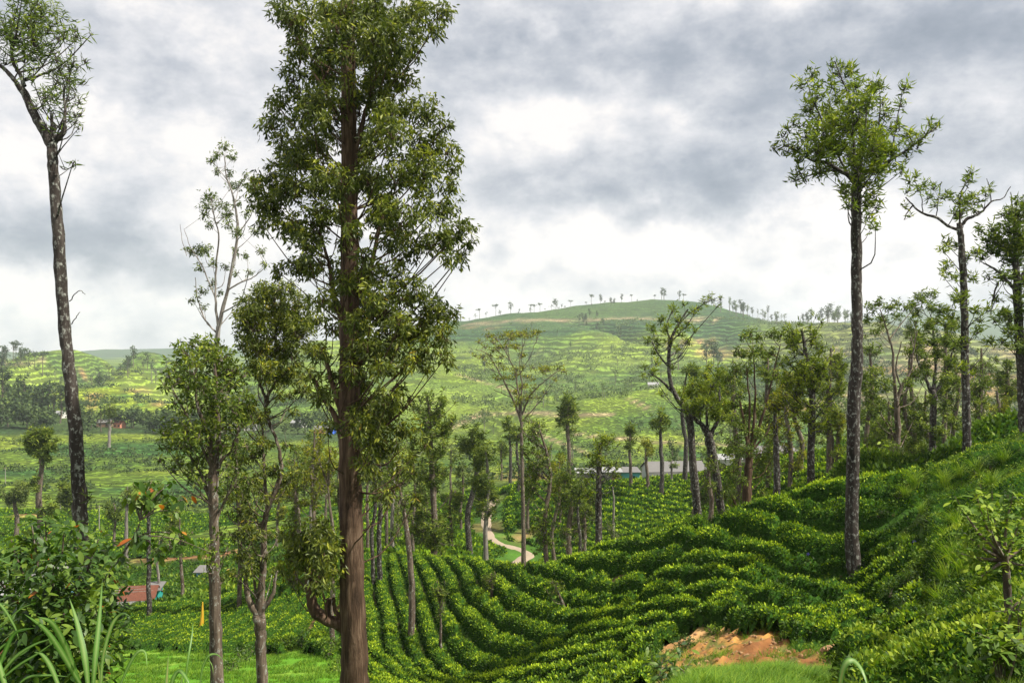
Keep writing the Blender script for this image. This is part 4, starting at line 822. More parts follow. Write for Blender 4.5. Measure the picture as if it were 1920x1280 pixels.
 (215,1030,930,5,[(212,960,16,26,6,10)],140,'bush','bark_mid','small bushy tree in the valley left of the pale thin stem'),
 (320,1040,930,5,[(322,965,16,26,6,10)],135,'bush','bark_mid','small bushy tree on the valley side left of the bushy tree'),
 (520,1040,900,5,[(522,945,16,34,7,10)],130,'warm','bark_mid','small yellowish tree in the valley right of the crooked tree'),
]
for i, (fx, fy, ty, w, cr, d, sty, bk, lab) in enumerate(MT):
    rng = np.random.default_rng(100 + i); bl = []
    d = float(groundhit(fx, fy, d * .8, d * 1.25)[1])
    for (cx, cy, rx, ry, n, r) in cr: bl += E(cx, cy, rx, ry, n, r, i)
    lean = rng.normal() * 4.5 * min(1, 90 / d)
    tk = [(fx, fy, w * 1.15), (fx - lean * .5, fy * .67 + ty * .33, w), (fx + lean, fy * .35 + ty * .65, w * .85), (cr[0][0] * .6 + fx * .4, ty + 12, w * .35)]
    far_ = d > 60
    tree('shade_tree', lab, 'tree', d, tk, (), bl, sty, bk, 'slim shade trees dotted over the tea slopes', depth=None, seed=200 + i, k=(.72 if not far_ else .68 / max(1, (d / 60)) ** 1.0),
         Lk=1.0 if not far_ else min(3.2, d / 60), sub=1, twigs=(d < 100), bark_n=14)

tree('umbrella_tree', 'spreading flat-topped umbrella tree with fanning bare branches in front of the big hill', 'tree', 112.0,
 [(982,1000,8.4),(980,900,7.2),(978,830,6.6),(977,790,6.0),(975,770,5.4)],
 limbs=[[(975,782,4.8),(960,745,3.6),(940,705,3.0),(915,665,1.8),(892,655,1.2)],[(976,775,4.2),(970,720,3.0),(960,680,2.4),(935,640,1.2),(925,630,0.9)],[(977,770,4.2),(978,720,3.0),(975,680,1.8),(985,630,1.2)],[(978,778,4.2),(995,740,3.0),(1015,720,2.4),(1040,700,1.5),(1055,690,1.2)],[(978,790,3.0),(1010,755,1.8),(1030,725,1.2)],[(970,730,2.4),(950,720,1.8),(930,725,1.2)],[(976,700,1.8),(995,665,1.2),(1008,632,0.9)],[(960,745,1.8),(925,730,1.2)]],
 blobs=[(900,640,6),(915,628,8),(930,632,9),(945,625,8),(960,630,6),(985,625,8),(1000,628,8),(1010,622,6),(892,665,5),(905,668,7),(920,680,6),(935,650,6),(950,648,7),(965,650,6),(945,690,7),(930,708,7),(950,708,7),(965,700,6),(980,665,6),(990,705,5),(1000,688,5),(1030,692,8),(1045,690,8),(1058,695,6),(1040,710,6),(980,725,7),(965,735,6),(985,745,8),(970,755,7),(1000,725,6),(1012,745,5),(1020,735,5),(925,655,6),(972,628,6),(910,650,5)],
 style='flat', bark='bark_mid', depth=5.5, seed=31, sub=2, k=.30, Lk=1.35, squash=(1.35, 1.35, .5), brk=.8)
tree('leaning_tree', 'tall crooked tree leaning left with feathery open crown crossing the hilltop', 'tree', 56.0,
 [(1312,1000,15),(1306,940,15),(1300,880,14),(1294,800,13),(1288,770,12),(1272,750,9),(1258,720,8),(1254,680,7),(1258,640,6),(1270,610,4),(1290,580,3)],
 limbs=[[(1262,735,6),(1245,718,5),(1228,705,3),(1215,700,2)],[(1256,690,4),(1235,665,3),(1222,640,2)],[(1260,645,4),(1250,610,3),(1262,580,2)],[(1265,620,3),(1290,590,2.5),(1320,570,2),(1345,558,1)],[(1292,800,6),(1300,770,4),(1310,740,3)]],
 blobs=[(1262,580,9),(1240,600,9),(1225,615,10),(1250,615,11),(1270,600,9),(1235,640,10),(1255,640,8),(1275,625,9),(1215,640,7),(1228,660,7),(1285,610,8),(1300,585,7),(1320,565,7),(1335,555,6),(1290,640,7),(1300,620,6),(1222,700,9),(1210,690,6),(1230,680,6),(1205,705,5),(1285,570,5),(1310,580,5),(1268,655,6),(1240,740,6),(1262,690,6),(1292,645,4),(1350,560,4),(1345,575,4),(1280,740,10),(1300,735,12),(1290,760,10)],
 style='oak', bark='bark_oak', depth=2.6, seed=33, sub=1, k=.95, Lk=1.05, bark_n=30)
tree('silver_oak', 'knobbly grey trunk with forked top and dense round crown right of the leaning tree', 'tree', 54.0,
 [(1354,990,15),(1350,940,15),(1345,900,14),(1336,850,17),(1330,825,17),(1328,812,16)],
 limbs=[[(1328,815,12),(1315,795,10),(1303,785,8),(1298,760,4)],[(1332,815,10),(1345,790,7),(1350,760,5),(1350,720,3)],[(1330,812,8),(1325,780,5),(1330,740,3)]],
 blobs=[(1295,740,14),(1290,765,14),(1310,755,14),(1320,730,14),(1340,720,14),(1355,740,15),(1335,755,16),(1360,770,14),(1345,780,12),(1365,755,12),(1300,720,11),(1280,750,9),(1325,705,10),(1350,705,11),(1310,775,10),(1370,785,9),(1345,690,8),(1330,690,6)],
 style='oak', bark='bark_oak', depth=2.2, seed=34, sub=2, k=.8, Lk=1.0, bark_n=24, wob=.22)
tree('shade_tree', 'many-stemmed tree with layered crown left of the straight grey trunk on the crest', 'tree', 51.0,
 [(1397,985,20),(1400,930,17),(1403,880,15),(1406,840,12)],
 limbs=[[(1405,860,8),(1395,790,5),(1385,740,3)],[(1406,860,8),(1415,780,5),(1415,700,3),(1412,650,2)],[(1407,850,8),(1430,780,5),(1450,700,3),(1462,650,2)],[(1405,840,6),(1405,760,4),(1400,690,2)],[(1393,970,10),(1380,945,6),(1370,925,3)],[(1407,850,5),(1445,800,3),(1470,740,2)]],
 blobs=[(1395,630,9),(1410,622,9),(1425,632,8),(1445,622,10),(1465,628,10),(1385,660,12),(1405,665,14),(1425,660,12),(1380,690,12),(1400,695,12),(1450,660,10),(1465,680,11),(1455,700,10),(1370,710,10),(1365,735,10),(1385,740,10),(1375,760,10),(1400,770,12),(1420,765,14),(1440,780,12),(1390,800,14),(1425,810,14),(1445,820,12),(1380,830,14),(1370,850,12),(1400,840,12),(1430,850,12),(1450,850,9),(1375,880,12),(1390,900,10),(1420,890,10),(1440,880,9),(1360,930,12),(1380,940,10),(1365,960,8),(1480,640,9),(1430,920,8)],
 style='bush', bark='bark_hero', depth=2.2, seed=35, sub=1, k=1.1, Lk=1.1, bark_n=20)
tree('shade_tree', 'forked tree with loose crown right of the lone tall oak trunk', 'tree', 58.0,
 [(1680,915,14),(1682,850,12),(1683,800,11),(1682,760,10),(1680,745,9)],
 limbs=[[(1681,755,8),(1690,725,7),(1705,700,5),(1712,660,3),(1720,620,2)],[(1680,750,8),(1676,700,6),(1672,650,4),(1660,610,3),(1650,580,2)],[(1683,830,5),(1660,790,3),(1640,760,2)],[(1690,725,4),(1680,690,3),(1690,640,2)]],
 blobs=[(1635,575,10),(1650,565,9),(1665,575,10),(1680,568,8),(1630,595,10),(1655,598,12),(1680,590,9),(1700,575,8),(1645,620,9),(1720,600,9),(1710,620,10),(1730,560,9),(1640,700,12),(1655,720,14),(1635,740,12),(1650,760,12),(1630,770,12),(1710,660,12),(1725,640,12),(1735,670,12),(1720,700,12),(1740,700,10),(1700,720,10),(1665,800,12),(1645,820,14),(1670,840,14),(1640,850,12),(1690,860,12),(1700,820,12),(1720,780,10),(1625,720,10)],
 style='bush', bark='bark_mid', depth=2.8, seed=36, sub=1, k=1.1, Lk=1.15)
tree('shade_tree', 'broad-crowned tree on the crest left of the long-armed silver oak', 'tree', 62.0,
 [(1748,890,14),(1748,830,12),(1750,780,12),(1750,740,12),(1748,725,10)],
 limbs=[[(1749,745,8),(1735,705,6),(1722,680,4),(1715,650,2)],[(1750,735,8),(1755,690,6),(1752,640,4),(1745,590,2)],[(1750,740,7),(1775,700,5),(1785,660,3)]],
 blobs=[(1730,555,9),(1750,550,9),(1745,575,11),(1725,585,10),(1765,580,11),(1755,605,12),(1735,610,11),(1780,610,11),(1720,630,10),(1745,640,12),(1770,640,13),(1790,650,11),(1725,660,12),(1755,665,12),(1780,680,12),(1735,690,11),(1715,700,9),(1765,710,11),(1790,715,10),(1740,750,9),(1770,760,10),(1725,800,12),(1760,810,12),(1740,840,14),(1775,850,13),(1720,850,12),(1790,790,10),(1785,560,8),(1710,570,8)],
 style='oakd', bark='bark_oak', depth=3.0, seed=37, sub=1, k=1.1, Lk=1.15)
# small pollarded saplings in the tea
for (fx, fy, ty, w, cr, d, lab) in ((826,1232,1150,7,[(826,1110,16,18,8,9),(822,1150,10,10,4,7)],42,'knee-high pollarded sapling in the tea right of the dark straight stem'),
                          (888,1092,1050,5,[(888,1058,14,12,7,8)],62,'small round-headed sapling on the spur crest left of its taller neighbour'),
                          (922,1120,1075,6,[(922,1088,18,14,8,9)],58,'round-headed sapling on the spur crest below the road bend'),
                          (1062,1150,1100,7,[(1040,1100,16,12,6,7)],43,'leaning pollarded sapling among the tea rows in the middle of the spur')):
    bl = []; d = float(groundhit(fx, fy, d * .75, d * 1.2)[1])
    for (cx, cy, rx, ry, n, r) in cr: bl += E(cx, cy, rx, ry, n, r, 3)
    dx = cr[0][0] - fx
    tree('sapling', lab, 'sapling', d, [(fx, fy, w), (fx + dx * .4, (fy + ty) / 2, w * .8), (fx + dx * .9, ty, w * .5)], (), bl, 'bush', 'bark_mid', None, seed=fx, k=1.1, Lk=.8, depth=.4)
# ------------------------------------------------------------------ distant trees, village, houses, road
def proto(kind, seed):
    """one small distant tree about 1 m high (scaled when placed): trunk and leaf masses in one mesh"""
    rng = np.random.default_rng(seed); mb = MB()
    tr = 1.0 if kind != 'bushy' else .35
    bend = rng.normal() * .03
    tube(mb, [[0, 0, -.06], [bend, 0, .35], [bend * .5, 0, .62 if kind != 'bushy' else .4], [0, 0, .85 if kind != 'bushy' else .55]], [.020, .015, .011, .005], 4, 0, smooth=False)
    if kind == 'umbrella': bl = [(rng.normal() * .14, rng.normal() * .14, .86 + rng.normal() * .03, .10) for _ in range(8)]
    elif kind == 'pole': bl = [(rng.normal() * .03, rng.normal() * .03, z, .055 + .03 * rng.random()) for z in np.linspace(.62, .97, 7)]
    elif kind == 'tall': bl = [(rng.normal() * .07, rng.normal() * .07, z, .085 + .03 * rng.random()) for z in np.linspace(.45, .94, 11)]
    elif kind == 'open': bl = [(rng.normal() * .13, rng.normal() * .13, .55 + .38 * rng.random(), .07) for _ in range(11)]
    else: bl = [(rng.normal() * .20, rng.normal() * .20, .25 + .5 * rng.random(), .17) for _ in range(14)]
    for (x, y, z, r) in bl:
        n = 26 if kind == 'bushy' else 20
        P = np.array([x, y, z]) + rng.normal(size=(n, 3)) * r * .5 * np.array([1, 1, .6 if kind == 'umbrella' else .9])
        D = norm(rng.normal(size=(n, 3))); leaves(mb, P, D, r * .75, r * .42, np.clip(.4 + .25 * (P[:, 2] - z) / r + .15 * rng.normal(size=n), 0, 1), 1, rng=rng)
        if kind in ('tall', 'open', 'umbrella'): tube(mb, [[bend * .5, 0, max(.4, z - .25)], [x, y, z]], [.006, .003], 3, 0, smooth=False, cap=False)
    return mb
FT = {}
for kd in ('umbrella', 'pole', 'tall', 'open', 'bushy'):
    for s_ in range(3):
        for lf in ('farleaf', 'farpale'):
            FT[(kd, s_, lf)] = proto(kd, 50 + s_ * 7 + len(kd)).build('far_tree', [M['bark_pale' if lf == 'farpale' or kd == 'pole' else 'bark_mid'], M[lf]], link=False)
rf = np.random.default_rng(77)
ZONES = [(100, 'near the left edge'), (200, 'beside the leaning trunk'), (330, 'left of the bushy tree'), (480, 'behind the bushy tree'), (640, 'left of the great trunk'), (880, 'right of the great trunk'), (1060, 'behind the umbrella tree'),
         (1200, 'above the mop-headed oak'), (1350, 'behind the leaning tree'), (1480, 'above the many-stemmed tree'), (1603, 'left of the lone oak'), (1700, 'right of the lone oak'), (1830, 'by the long-armed oak'), (9999, 'near the right edge')]
def zone(px): return next(t for q, t in ZONES if px < q)
def put_far(px, d, hgt, kd, label, group, lf='farleaf', wide=1.0, name='distant_tree', cat='tree'):
    p = at(px, d); o = bpy.data.objects.new(name, FT[(kd, int(rf.integers(3)), lf)]); COL.objects.link(o)
    o.location = p; o.scale = (hgt * wide, hgt * wide, hgt); o.rotation_euler = (0, 0, rf.random() * 6.28)
    adj = {'umbrella': 'flat-topped', 'pole': 'pole-thin', 'tall': 'tall-crowned', 'open': 'loose-crowned', 'bushy': 'bushy'}[kd]
    if adj.split('-')[0] not in label: label = adj + (' pale ' if lf == 'farpale' else ' dark ') + label
    if len((label + ' ' + zone(px)).split()) <= 16 and len(label.split()) + 4 <= 16: label += ', ' + zone(px)
    tag(o, label, cat, group); return o
def ridge_d(px): return float(DK(15, px))
# trees along the hill crests
G1 = 'small trees along the central hilltop'
for px in (856, 868, 880, 893, 905, 925, 940, 946, 990, 1002, 1022, 1030, 1042, 1060, 1090, 1100, 1112, 1126, 1136, 1205, 1262, 1280, 958, 974, 1012, 1070, 1150, 1165, 1184) + tuple(float(q) for q in rf.uniform(862, 1345, 12)):
    px = px + rf.normal() * 7; d = ridge_d(px) * rf.uniform(.95, 1.0); put_far(px, d, 7 + 19 * rf.random() ** 1.6, rf.choice(['tall', 'tall', 'open', 'umbrella']), 'small tree silhouetted on the skyline of the central hill', G1)
for k in range(9): put_far(rf.uniform(1085, 1140), ridge_d(1110) * rf.uniform(.80, .90), rf.uniform(14, 20), 'tall', 'tall tree in the dark clump below the top of the central hill', 'clump below the central hilltop')
for k in range(50):
    px = rf.uniform(1325, 1610); d = ridge_d(px) * rf.uniform(.93, 1.01)
    put_far(px, d, rf.uniform(14, 30), rf.choice(['tall', 'open', 'tall', 'pole']), 'tree in the belt on the right-hand ridge', 'tree belt on the right-hand ridge', rf.choice(['farleaf', 'farpale']))
for k in range(26):
    px = rf.uniform(1620, 1920); d = ridge_d(px) * rf.uniform(.86, 1.0)
    put_far(px, d, rf.uniform(9, 20), rf.choice(['bushy', 'open', 'tall']), 'hazy tree on the far right ridge under the blue range', 'trees on the far right ridge')
for (px, h, kd) in ((25, 22, 'umbrella'), (64, 16, 'umbrella'), (80, 26, 'umbrella'), (103, 12, 'pole'), (115, 11, 'tall'), (10, 22, 'tall'), (-8, 25, 'bushy'), (5, 26, 'tall'), (30, 18, 'tall'), (38, 16, 'tall'), (150, 16, 'open'), (172, 20, 'open'), (184, 24, 'pole'), (204, 15, 'umbrella'), (212, 9, 'pole'), (226, 11, 'open'), (240, 22, 'tall'), (250, 22, 'tall'), (268, 19, 'open'), (276, 19, 'tall'), (285, 24, 'pole'), (292, 20, 'open'), (303, 17, 'open'), (312, 19, 'open'), (320, 16, 'bushy'), (335, 15, 'bushy'), (352, 14, 'open'), (135, 14, 'bushy'), (48, 15, 'bushy'), (162, 12, 'bushy'), (194, 12, 'bushy')):
    put_far(px, ridge_d(px) * rf.uniform(.93, .99), h * 1.25, kd, {'umbrella': 'flat-topped', 'pole': 'thin pole-like', 'tall': 'tall narrow', 'open': 'loose-crowned', 'bushy': 'low bushy'}[kd] + ' tree on the crest of the left-hand hill', 'trees on the left-hand crest', 'farleaf')
# scattered shade trees on the slopes (pale stems)
for k in range(44):
    px = rf.uniform(840, 1500); d = math.exp(rf.uniform(math.log(560), math.log(1500)))
    if pyof((px - 960) / F * d, d) < 590: continue
    put_far(px, d, rf.uniform(9, 20), rf.choice(['pole', 'pole', 'open', 'tall']), 'shade tree on the slope of the central hill', 'shade trees on the central hill', rf.choice(['farpale', 'farleaf']), .8)
for k in range(26):
    px = rf.uniform(0, 560); d = math.exp(rf.uniform(math.log(600), math.log(1080)))
    put_far(px, d, rf.uniform(6, 13), rf.choice(['pole', 'open', 'bushy']), 'small shade tree on the sunlit left-hand hillside', 'shade trees on the left-hand hill', rf.choice(['farpale', 'farleaf']), .8)
for (px, py, h) in ((908, 700, 22), (1272, 690, 26), (792, 700, 20), (242, 700, 22), (250, 702, 20), (1338, 690, 28), (1345, 690, 26), (1325, 692, 30), (1352, 692, 24), (1362, 648, 14), (240, 700, 24)):
    d = float(groundhit(px, py, 600, 1500)[1]); put_far(px, d, h, 'tall', 'taller tree standing out on the hillside', 'tall trees standing on the hillsides', 'farleaf')
for (px, h, kd, fy) in ((45, 36, 'tall', 782), (38, 30, 'bushy', 788), (58, 26, 'bushy', 788), (80, 30, 'tall', 790), (90, 33, 'tall', 790), (112, 32, 'tall', 794), (105, 34, 'open', 792), (5, 40, 'tall', 770), (15, 24, 'bushy', 800), (70, 18, 'bushy', 805)):
    d = float(groundhit(px, fy, 420, 700)[1]); put_far(px, d, h * .8, kd, 'tree in the grove left of the leaning trunk', 'dark grove at left', 'farleaf')
for k in range(38):
    px = rf.uniform(-20, 660) if k % 4 else rf.uniform(120, 330); d = rf.uniform(470, 540)
    put_far(px, d, rf.uniform(8, 17), rf.choice(['bushy', 'bushy', 'tall']), 'tree in the hedge line of the valley village', 'trees of the valley village', 'farleaf', 1.15)
for k in range(34):
    px = rf.uniform(860, 1560); d = rf.uniform(240, 640)
    put_far(px, d, rf.uniform(6, 13), rf.choice(['bushy', 'pole', 'open', 'tall', 'pole']), 'small tree on the tea slopes behind the white houses', 'small trees behind the white houses', rf.choice(['farpale', 'farleaf']), .9)
for k in range(16):
    px = rf.uniform(1580, 1930); d = rf.uniform(110, 330)
    put_far(px, d, rf.uniform(6, 12), rf.choice(['bushy', 'open']), 'bushy tree in the thicket behind the right-hand oaks', 'thicket behind the right-hand oaks', 'farpale', 1.1)
# scrub on the hills: a mass nobody could count
def scrub(label, n, fn, size, mat, seed):
    rng = np.random.default_rng(seed); mb = MB(); px, d, keep = fn(rng, n)
    x = (px - 960) / F * d; z = H(x, d); x, d, z = x[keep], d[keep], z[keep]; m = 16; nn_ = len(x)
    S = size * (.5 + rng.random(nn_)); P = np.stack([x, d, z], 1)[:, None] + rng.normal(size=(nn_, m, 3)) * S[:, None, None] * np.array([.8, .8, .35]) + np.array([0, 0, .3]) * S[:, None, None]
    leaves(mb, P.reshape(-1, 3), rng.normal(size=(nn_ * m, 3)) + np.array([0, 0, .5]), np.repeat(S * .75, m), np.repeat(S * .5, m), np.clip(.42 + .22 * rng.normal(size=nn_ * m), 0, 1), 0, rng=rng)
    o = mb.build('scrub', M[mat]); tag(o, label, 'scrub', kind='stuff')
def f1(rng, n):
    px = rng.uniform(840, 1560, n); d = np.exp(rng.uniform(math.log(760), math.log(1500), n)); x = (px - 960) / F * d
    q = fbm(x / 85, d / 85, 4, 21) + .6 * fbm(x / 200, d / 200, 3, 8); return px, d, q < -.10
scrub('scattered dark scrub in the gullies of the central hill', 5200, f1, 2.4, 'farpale', 5)
def f1b(rng, n):
    px = rng.uniform(840, 1640, n); d = np.exp(rng.uniform(math.log(600), math.log(1600), n)); x = (px - 960) / F * d
    return px, d, fbm(x / 50, d / 50, 3, 55) > .12
scrub('pale low bushes spread over the central hill', 4200, f1b, 2.2, 'farpale', 6)
def f2(rng, n):
    px = rng.uniform(-60, 640, n); d = np.exp(rng.uniform(math.log(560), math.log(1150), n)); x = (px - 960) / F * d
    return px, d, fbm(x / 60, d / 60, 3, 15) > .08
scrub('scattered low scrub over the left-hand hillside', 3600, f2, 2.2, 'farleaf', 7)
def f3(rng, n):
    px = rng.uniform(-60, 900, n); d = rng.uniform(225, 460, n); x = (px - 960) / F * d
    return px, d, fbm(x / 26, d / 26, 3, 25) > .10
scrub('low bushes along the field edges of the valley floor', 2600, f3, 1.1, 'farleaf', 8)
def f3b(rng, n):
    px = rng.uniform(860, 1920, n); d = rng.uniform(220, 560, n); x = (px - 960) / F * d
    return px, d, fbm(x / 30, d / 40, 3, 27) > .08
scrub('low bushes between the tea plots behind the white houses', 3000, f3b, 1.3, 'farleaf', 9)
def f4(rng, n):
    px = rng.uniform(1400, 1940, n); d = np.exp(rng.uniform(math.log(560), math.log(1250), n)); x = (px - 960) / F * d
    return px, d, fbm(x / 50, d / 50, 3, 35) > .05
scrub('scattered low scrub on the dry right-hand hillside', 3600, f4, 2.6, 'farleaf', 10)

# the winding road: a sheet draped over the slope
def road(name, label, pts, w):
    c = spline(pts, 120); T = np.gradient(c, axis=0); T = T / np.linalg.norm(T, axis=1, keepdims=True); Nn = np.stack([-T[:, 1], T[:, 0]], 1); mb = MB(); cols = []
    for t in (-1, -.5, 0, .5, 1):
        q = c + Nn * t * w / 2 * (1 + .12 * fbm(c[:, :1] * .8, c[:, 1:] * .8, 2, 3)); cols.append(q)
    zc = H(c[:, 0], c[:, 1]); zmx = np.max([H(q[:, 0], q[:, 1]) for q in cols], 0)
    V = np.stack([np.column_stack([q, np.maximum(H(q[:, 0], q[:, 1]), .6 * zmx + .4 * H(q[:, 0], q[:, 1])) + .09 - (.22 if i in (0, 4) else 0)]) for i, q in enumerate(cols)], 1)
    i = np.arange(119)[:, None] * 5; j = np.arange(4)[None]
    mb.add(V.reshape(-1, 3), np.stack([i + j, i + j + 1, i + j + 6, i + j + 5], -1).reshape(-1, 4), .5, 0, True)
    o = mb.build(name, M['road']); tag(o, label, kind='structure')
road('road', 'pale winding estate road', rp, 2.0)
lp = np.array([groundhit(a, b, 76, 128) for a, b in ((470, 1085), (440, 1093), (425, 1105), (412, 1122), (392, 1134), (340, 1141), (300, 1146))])
road('path', 'pale earth track', lp, 1.9)

# ---------------- buildings
def house(px, d, label, wall, roof, w, dep, hw, hr, yaw=0., name='house', wins=(), door=None, zoff=0., roofkind='gable', cat='house', sheets=0, over=.35):
    p = at(px, d); p[2] += zoff; r = empty(name, tuple(p), label, cat); r.rotation_euler.z = yaw
    m_ = MB(); V = [(-w/2, -dep/2), (w/2, -dep/2), (w/2, dep/2), (-w/2, dep/2)]
    VV = [(a, b, -1.2) for a, b in V] + [(a, b, hw) for a, b in V]; Fq = [[0, 1, 5, 4], [1, 2, 6, 5], [2, 3, 7, 6], [3, 0, 4, 7]]
    m_.add(VV, Fq)
    if roofkind == 'gable':
        m_.add([(-w/2, -dep/2, hw), (-w/2, dep/2, hw), (-w/2, 0, hw + hr)], [[0, 1, 2]]); m_.add([(w/2, -dep/2, hw), (w/2, dep/2, hw), (w/2, 0, hw + hr)], [[0, 1, 2]])
    m_.build('wall', M[wall], r)
    def slab(a, b, c, d_, th=.09):
        a, b, c, d_ = map(np.array, (a, b, c, d_)); q = MB(); up = np.array([0, 0, th]); q.add([a, b, c, d_, a + up, b + up, c + up, d_ + up], [[0, 3, 2, 1], [4, 5, 6, 7], [0, 1, 5, 4], [1, 2, 6, 5], [2, 3, 7, 6], [3, 0, 4, 7]]); return q
    o_ = over; W2 = w / 2 + o_; sl = hr / (dep / 2)
    if roofkind == 'gable':
        f_ = slab((-W2, -dep/2 - o_, hw - sl * o_ + .03), (W2, -dep/2 - o_, hw - sl * o_ + .03), (W2, 0, hw + hr + .03), (-W2, 0, hw + hr + .03)); f_.build('roof', M[roof], r)
        b_ = slab((-W2, .004, hw + hr + .03), (W2, .004, hw + hr + .03), (W2, dep/2 + o_, hw - sl * o_ + .03), (-W2, dep/2 + o_, hw - sl * o_ + .03)); b_.build('roof', M[roof], r)
    else:
        f_ = slab((-W2, -dep/2 - o_, hw + .02), (W2, -dep/2 - o_, hw + .02), (W2, dep/2 + o_, hw + hr), (-W2, dep/2 + o_, hw + hr)); f_.build('roof', M[roof], r)
    for (x, z, ww, hh) in wins:
        q = MB(); box(q, (x, -dep/2 - .03, z), (ww, .1, hh)); fr = q.build('window', M['dark_glass'], r)
        q = MB(); box(q, (x, -dep/2 - .05, z + hh/2 + .05), (ww + .2, .16, .1)); box(q, (x, -dep/2 - .05, z - hh/2 - .05), (ww + .2, .16, .1)); box(q, (x, -dep/2 - .06, z), (.07, .1, hh)); q.build('frame', M[wall], fr)
    if door:
        x, ww, hh, mt = door; q = MB(); box(q, (x, -dep/2 - .03, hh/2), (ww, .1, hh)); q.build('door', M[mt], r)
    return r
# the rusty shed below the tea at left
dS = float(groundhit(262, 1146, 100, 130)[1])
sh = house(262, dS, 'low shed with rusty red tin roof beside the earth track at left', 'teal_paint', 'rust_tin', 3.9, 3.0, 1.7, 1.1, .12, 'shed', zoff=.35, door=(1.2, .8, 1.6, 'timber'), cat='shed')
q = MB(); 
for kx in range(7): box(q, (-2.3 + kx * .62, -2.25, 1.25 + .015 * (kx % 2)), (.60, 1.5, .05), 0)
lean = MB(); 
for kx in range(6):
    qq = MB(); V = [(-2.4 + kx * .62, -3.1, .75), (-1.80 + kx * .62, -3.1, .75), (-1.80 + kx * .62, -1.9, 1.45), (-2.4 + kx * .62, -1.9, 1.45)]; V = V + [(a, b, c + .06 + .02 * (kx % 2)) for a, b, c in V]
    qq.add(V, [[0, 3, 2, 1], [4, 5, 6, 7], [0, 1, 5, 4], [1, 2, 6, 5], [2, 3, 7, 6], [3, 0, 4, 7]]); qq.build('tin_sheet', M['grey_tin'], sh)
for xx_, yy_ in ((-2.3, -3.0), (1.2, -3.0)):
    qq = MB(); box(qq, (xx_, yy_, .1), (.1, .1, 1.5)); qq.build('post', M['teal_paint'], sh)
for k_ in range(3): qq = MB(); tube(qq, [(-3.0, -.9 + k_ * .3, 2.3 + k_ * .22), (2.9 - k_ * .3, -.6 + k_ * .3, 2.42 + k_ * .2)], [.045, .04], 5); qq.build('pole', M['bark_pale'], sh)
ann = house(289, dS + 1.2, 'narrow grey-roofed lean-to with teal posts at the right end of the rusty shed', 'teal_paint', 'grey_tin', 1.5, 2.2, 2.1, .35, .12, 'lean_to', zoff=.6, roofkind='mono', cat='shed')
# blue house and roofs half hidden by the leafy shrub
house(104, 128, 'pale blue house under a grey roof half hidden behind the leafy shrub at left', 'blue_wall', 'grey_tin', 6.5, 5, 2.6, 1.6, .3, wins=((-1.5, 1.4, .9, .9), (1.6, 1.4, .9, .9)), zoff=1.0)
house(24, 118, 'low pale tin roof at the left edge behind the leafy shrub', 'concrete', 'pale_tin', 7, 5, 1.8, 1.0, -.1, wins=((0, 1., .9, .8),), zoff=.6)
house(388, 132, 'small blue-walled hut behind the big-leaved branch', 'blue_wall', 'grey_tin', 2.6, 2.2, 1.7, .4, 0, 'hut', zoff=-.1, cat='hut', roofkind='mono')
# houses above the tea slope in the middle
hz = lambda px, py: float(groundhit(px, py, 150, 185)[1])
dH = 176
def onrow(px, py, d): return (640 - py) / F * d - float(H((px - 960) / F * d, d))
wh = house(1262, dH, 'long white house with grey hipped roof and small windows above the tea slope', 'white_wall', 'grey_tin', 11.5, 6.5, 2.9, 1.5, .10, wins=((-1.8, 1.5, .7, 1.2), (-.6, 1.5, .7, 1.2), (1.2, 1.5, .7, 1.2), (4.5, 1.5, .9, 1.0)), door=(3.1, .9, 2.0, 'cyan_wall'), zoff=onrow(1262, 905, dH))
q = MB(); box(q, (-2.5, -4.4, 2.1), (6.2, 2.4, .09)); q.build('porch_roof', M['pale_tin'], wh)
for xx_ in (-5.3, -3.4, -1.4, .4): q = MB(); box(q, (xx_, -5.4, .5), (.12, .12, 3.1)); q.build('post', M['white_wall'], wh)
cy = house(1170, dH - 2, 'cyan-walled house with flat roof left of the white house', 'cyan_wall', 'grey_tin', 5.6, 5, 2.5, .3, .02, wins=((-1.2, 1.4, .8, .9), (1.4, 1.4, .8, .9)), roofkind='mono', zoff=onrow(1170, 905, dH - 2))
co = house(1138, dH - 3, 'small unpainted concrete house with flat tin roof beside the cyan-walled house', 'concrete', 'pale_tin', 5.2, 4.5, 2.5, .25, 0, wins=((-1.1, 1.4, .8, .9),), door=(1.2, .9, 2.0, 'timber'), roofkind='mono', zoff=onrow(1138, 905, dH - 3))
q = MB(); tube(q, [(0, 0, 0), (0, 0, .25), (0, 0, 1.1), (0, 0, 1.22), (0, 0, 1.3)], [.55, .6, .6, .45, .2], 16); t_ = q.build('water_tank', M['tank_black']); t_.location = (at(1150, dH - 2)[0], dH - 2, (640 - 893) / F * (dH - 2)); tag(t_, 'round black plastic water tank on the roof of the concrete house', 'water tank')
house(1102, dH, 'open shed with pale tin roof on posts at the left end of the house row', 'concrete', 'pale_tin', 4.6, 4, 2.3, .4, 0, 'shed', roofkind='mono', zoff=onrow(1102, 905, dH), cat='shed')
house(1326, dH + 8, 'tiny white outhouse right of the long white house', 'white_wall', 'pale_tin', 3.4, 3, 2.2, .3, 0, 'outhouse', wins=((0, 1.4, .9, .8),), roofkind='mono', zoff=onrow(1326, 900, dH + 8), cat='outhouse')
house(1362, dH + 10, 'white and pale green house peeping out between the trunks right of the knobbly tree', 'white_wall', 'pale_tin', 6, 5, 2.7, .5, 0, wins=((-1.4, 1.5, .9, .9), (1.3, 1.5, .9, .9)), roofkind='mono', zoff=onrow(1362, 882, dH + 10))
house(1445, 118, 'low grey shed behind the tea ridge at the straight grey trunk', 'concrete', 'grey_tin', 6.5, 4, 2.0, .5, 0, 'shed', roofkind='mono', zoff=onrow(1445, 874, 118), cat='shed')
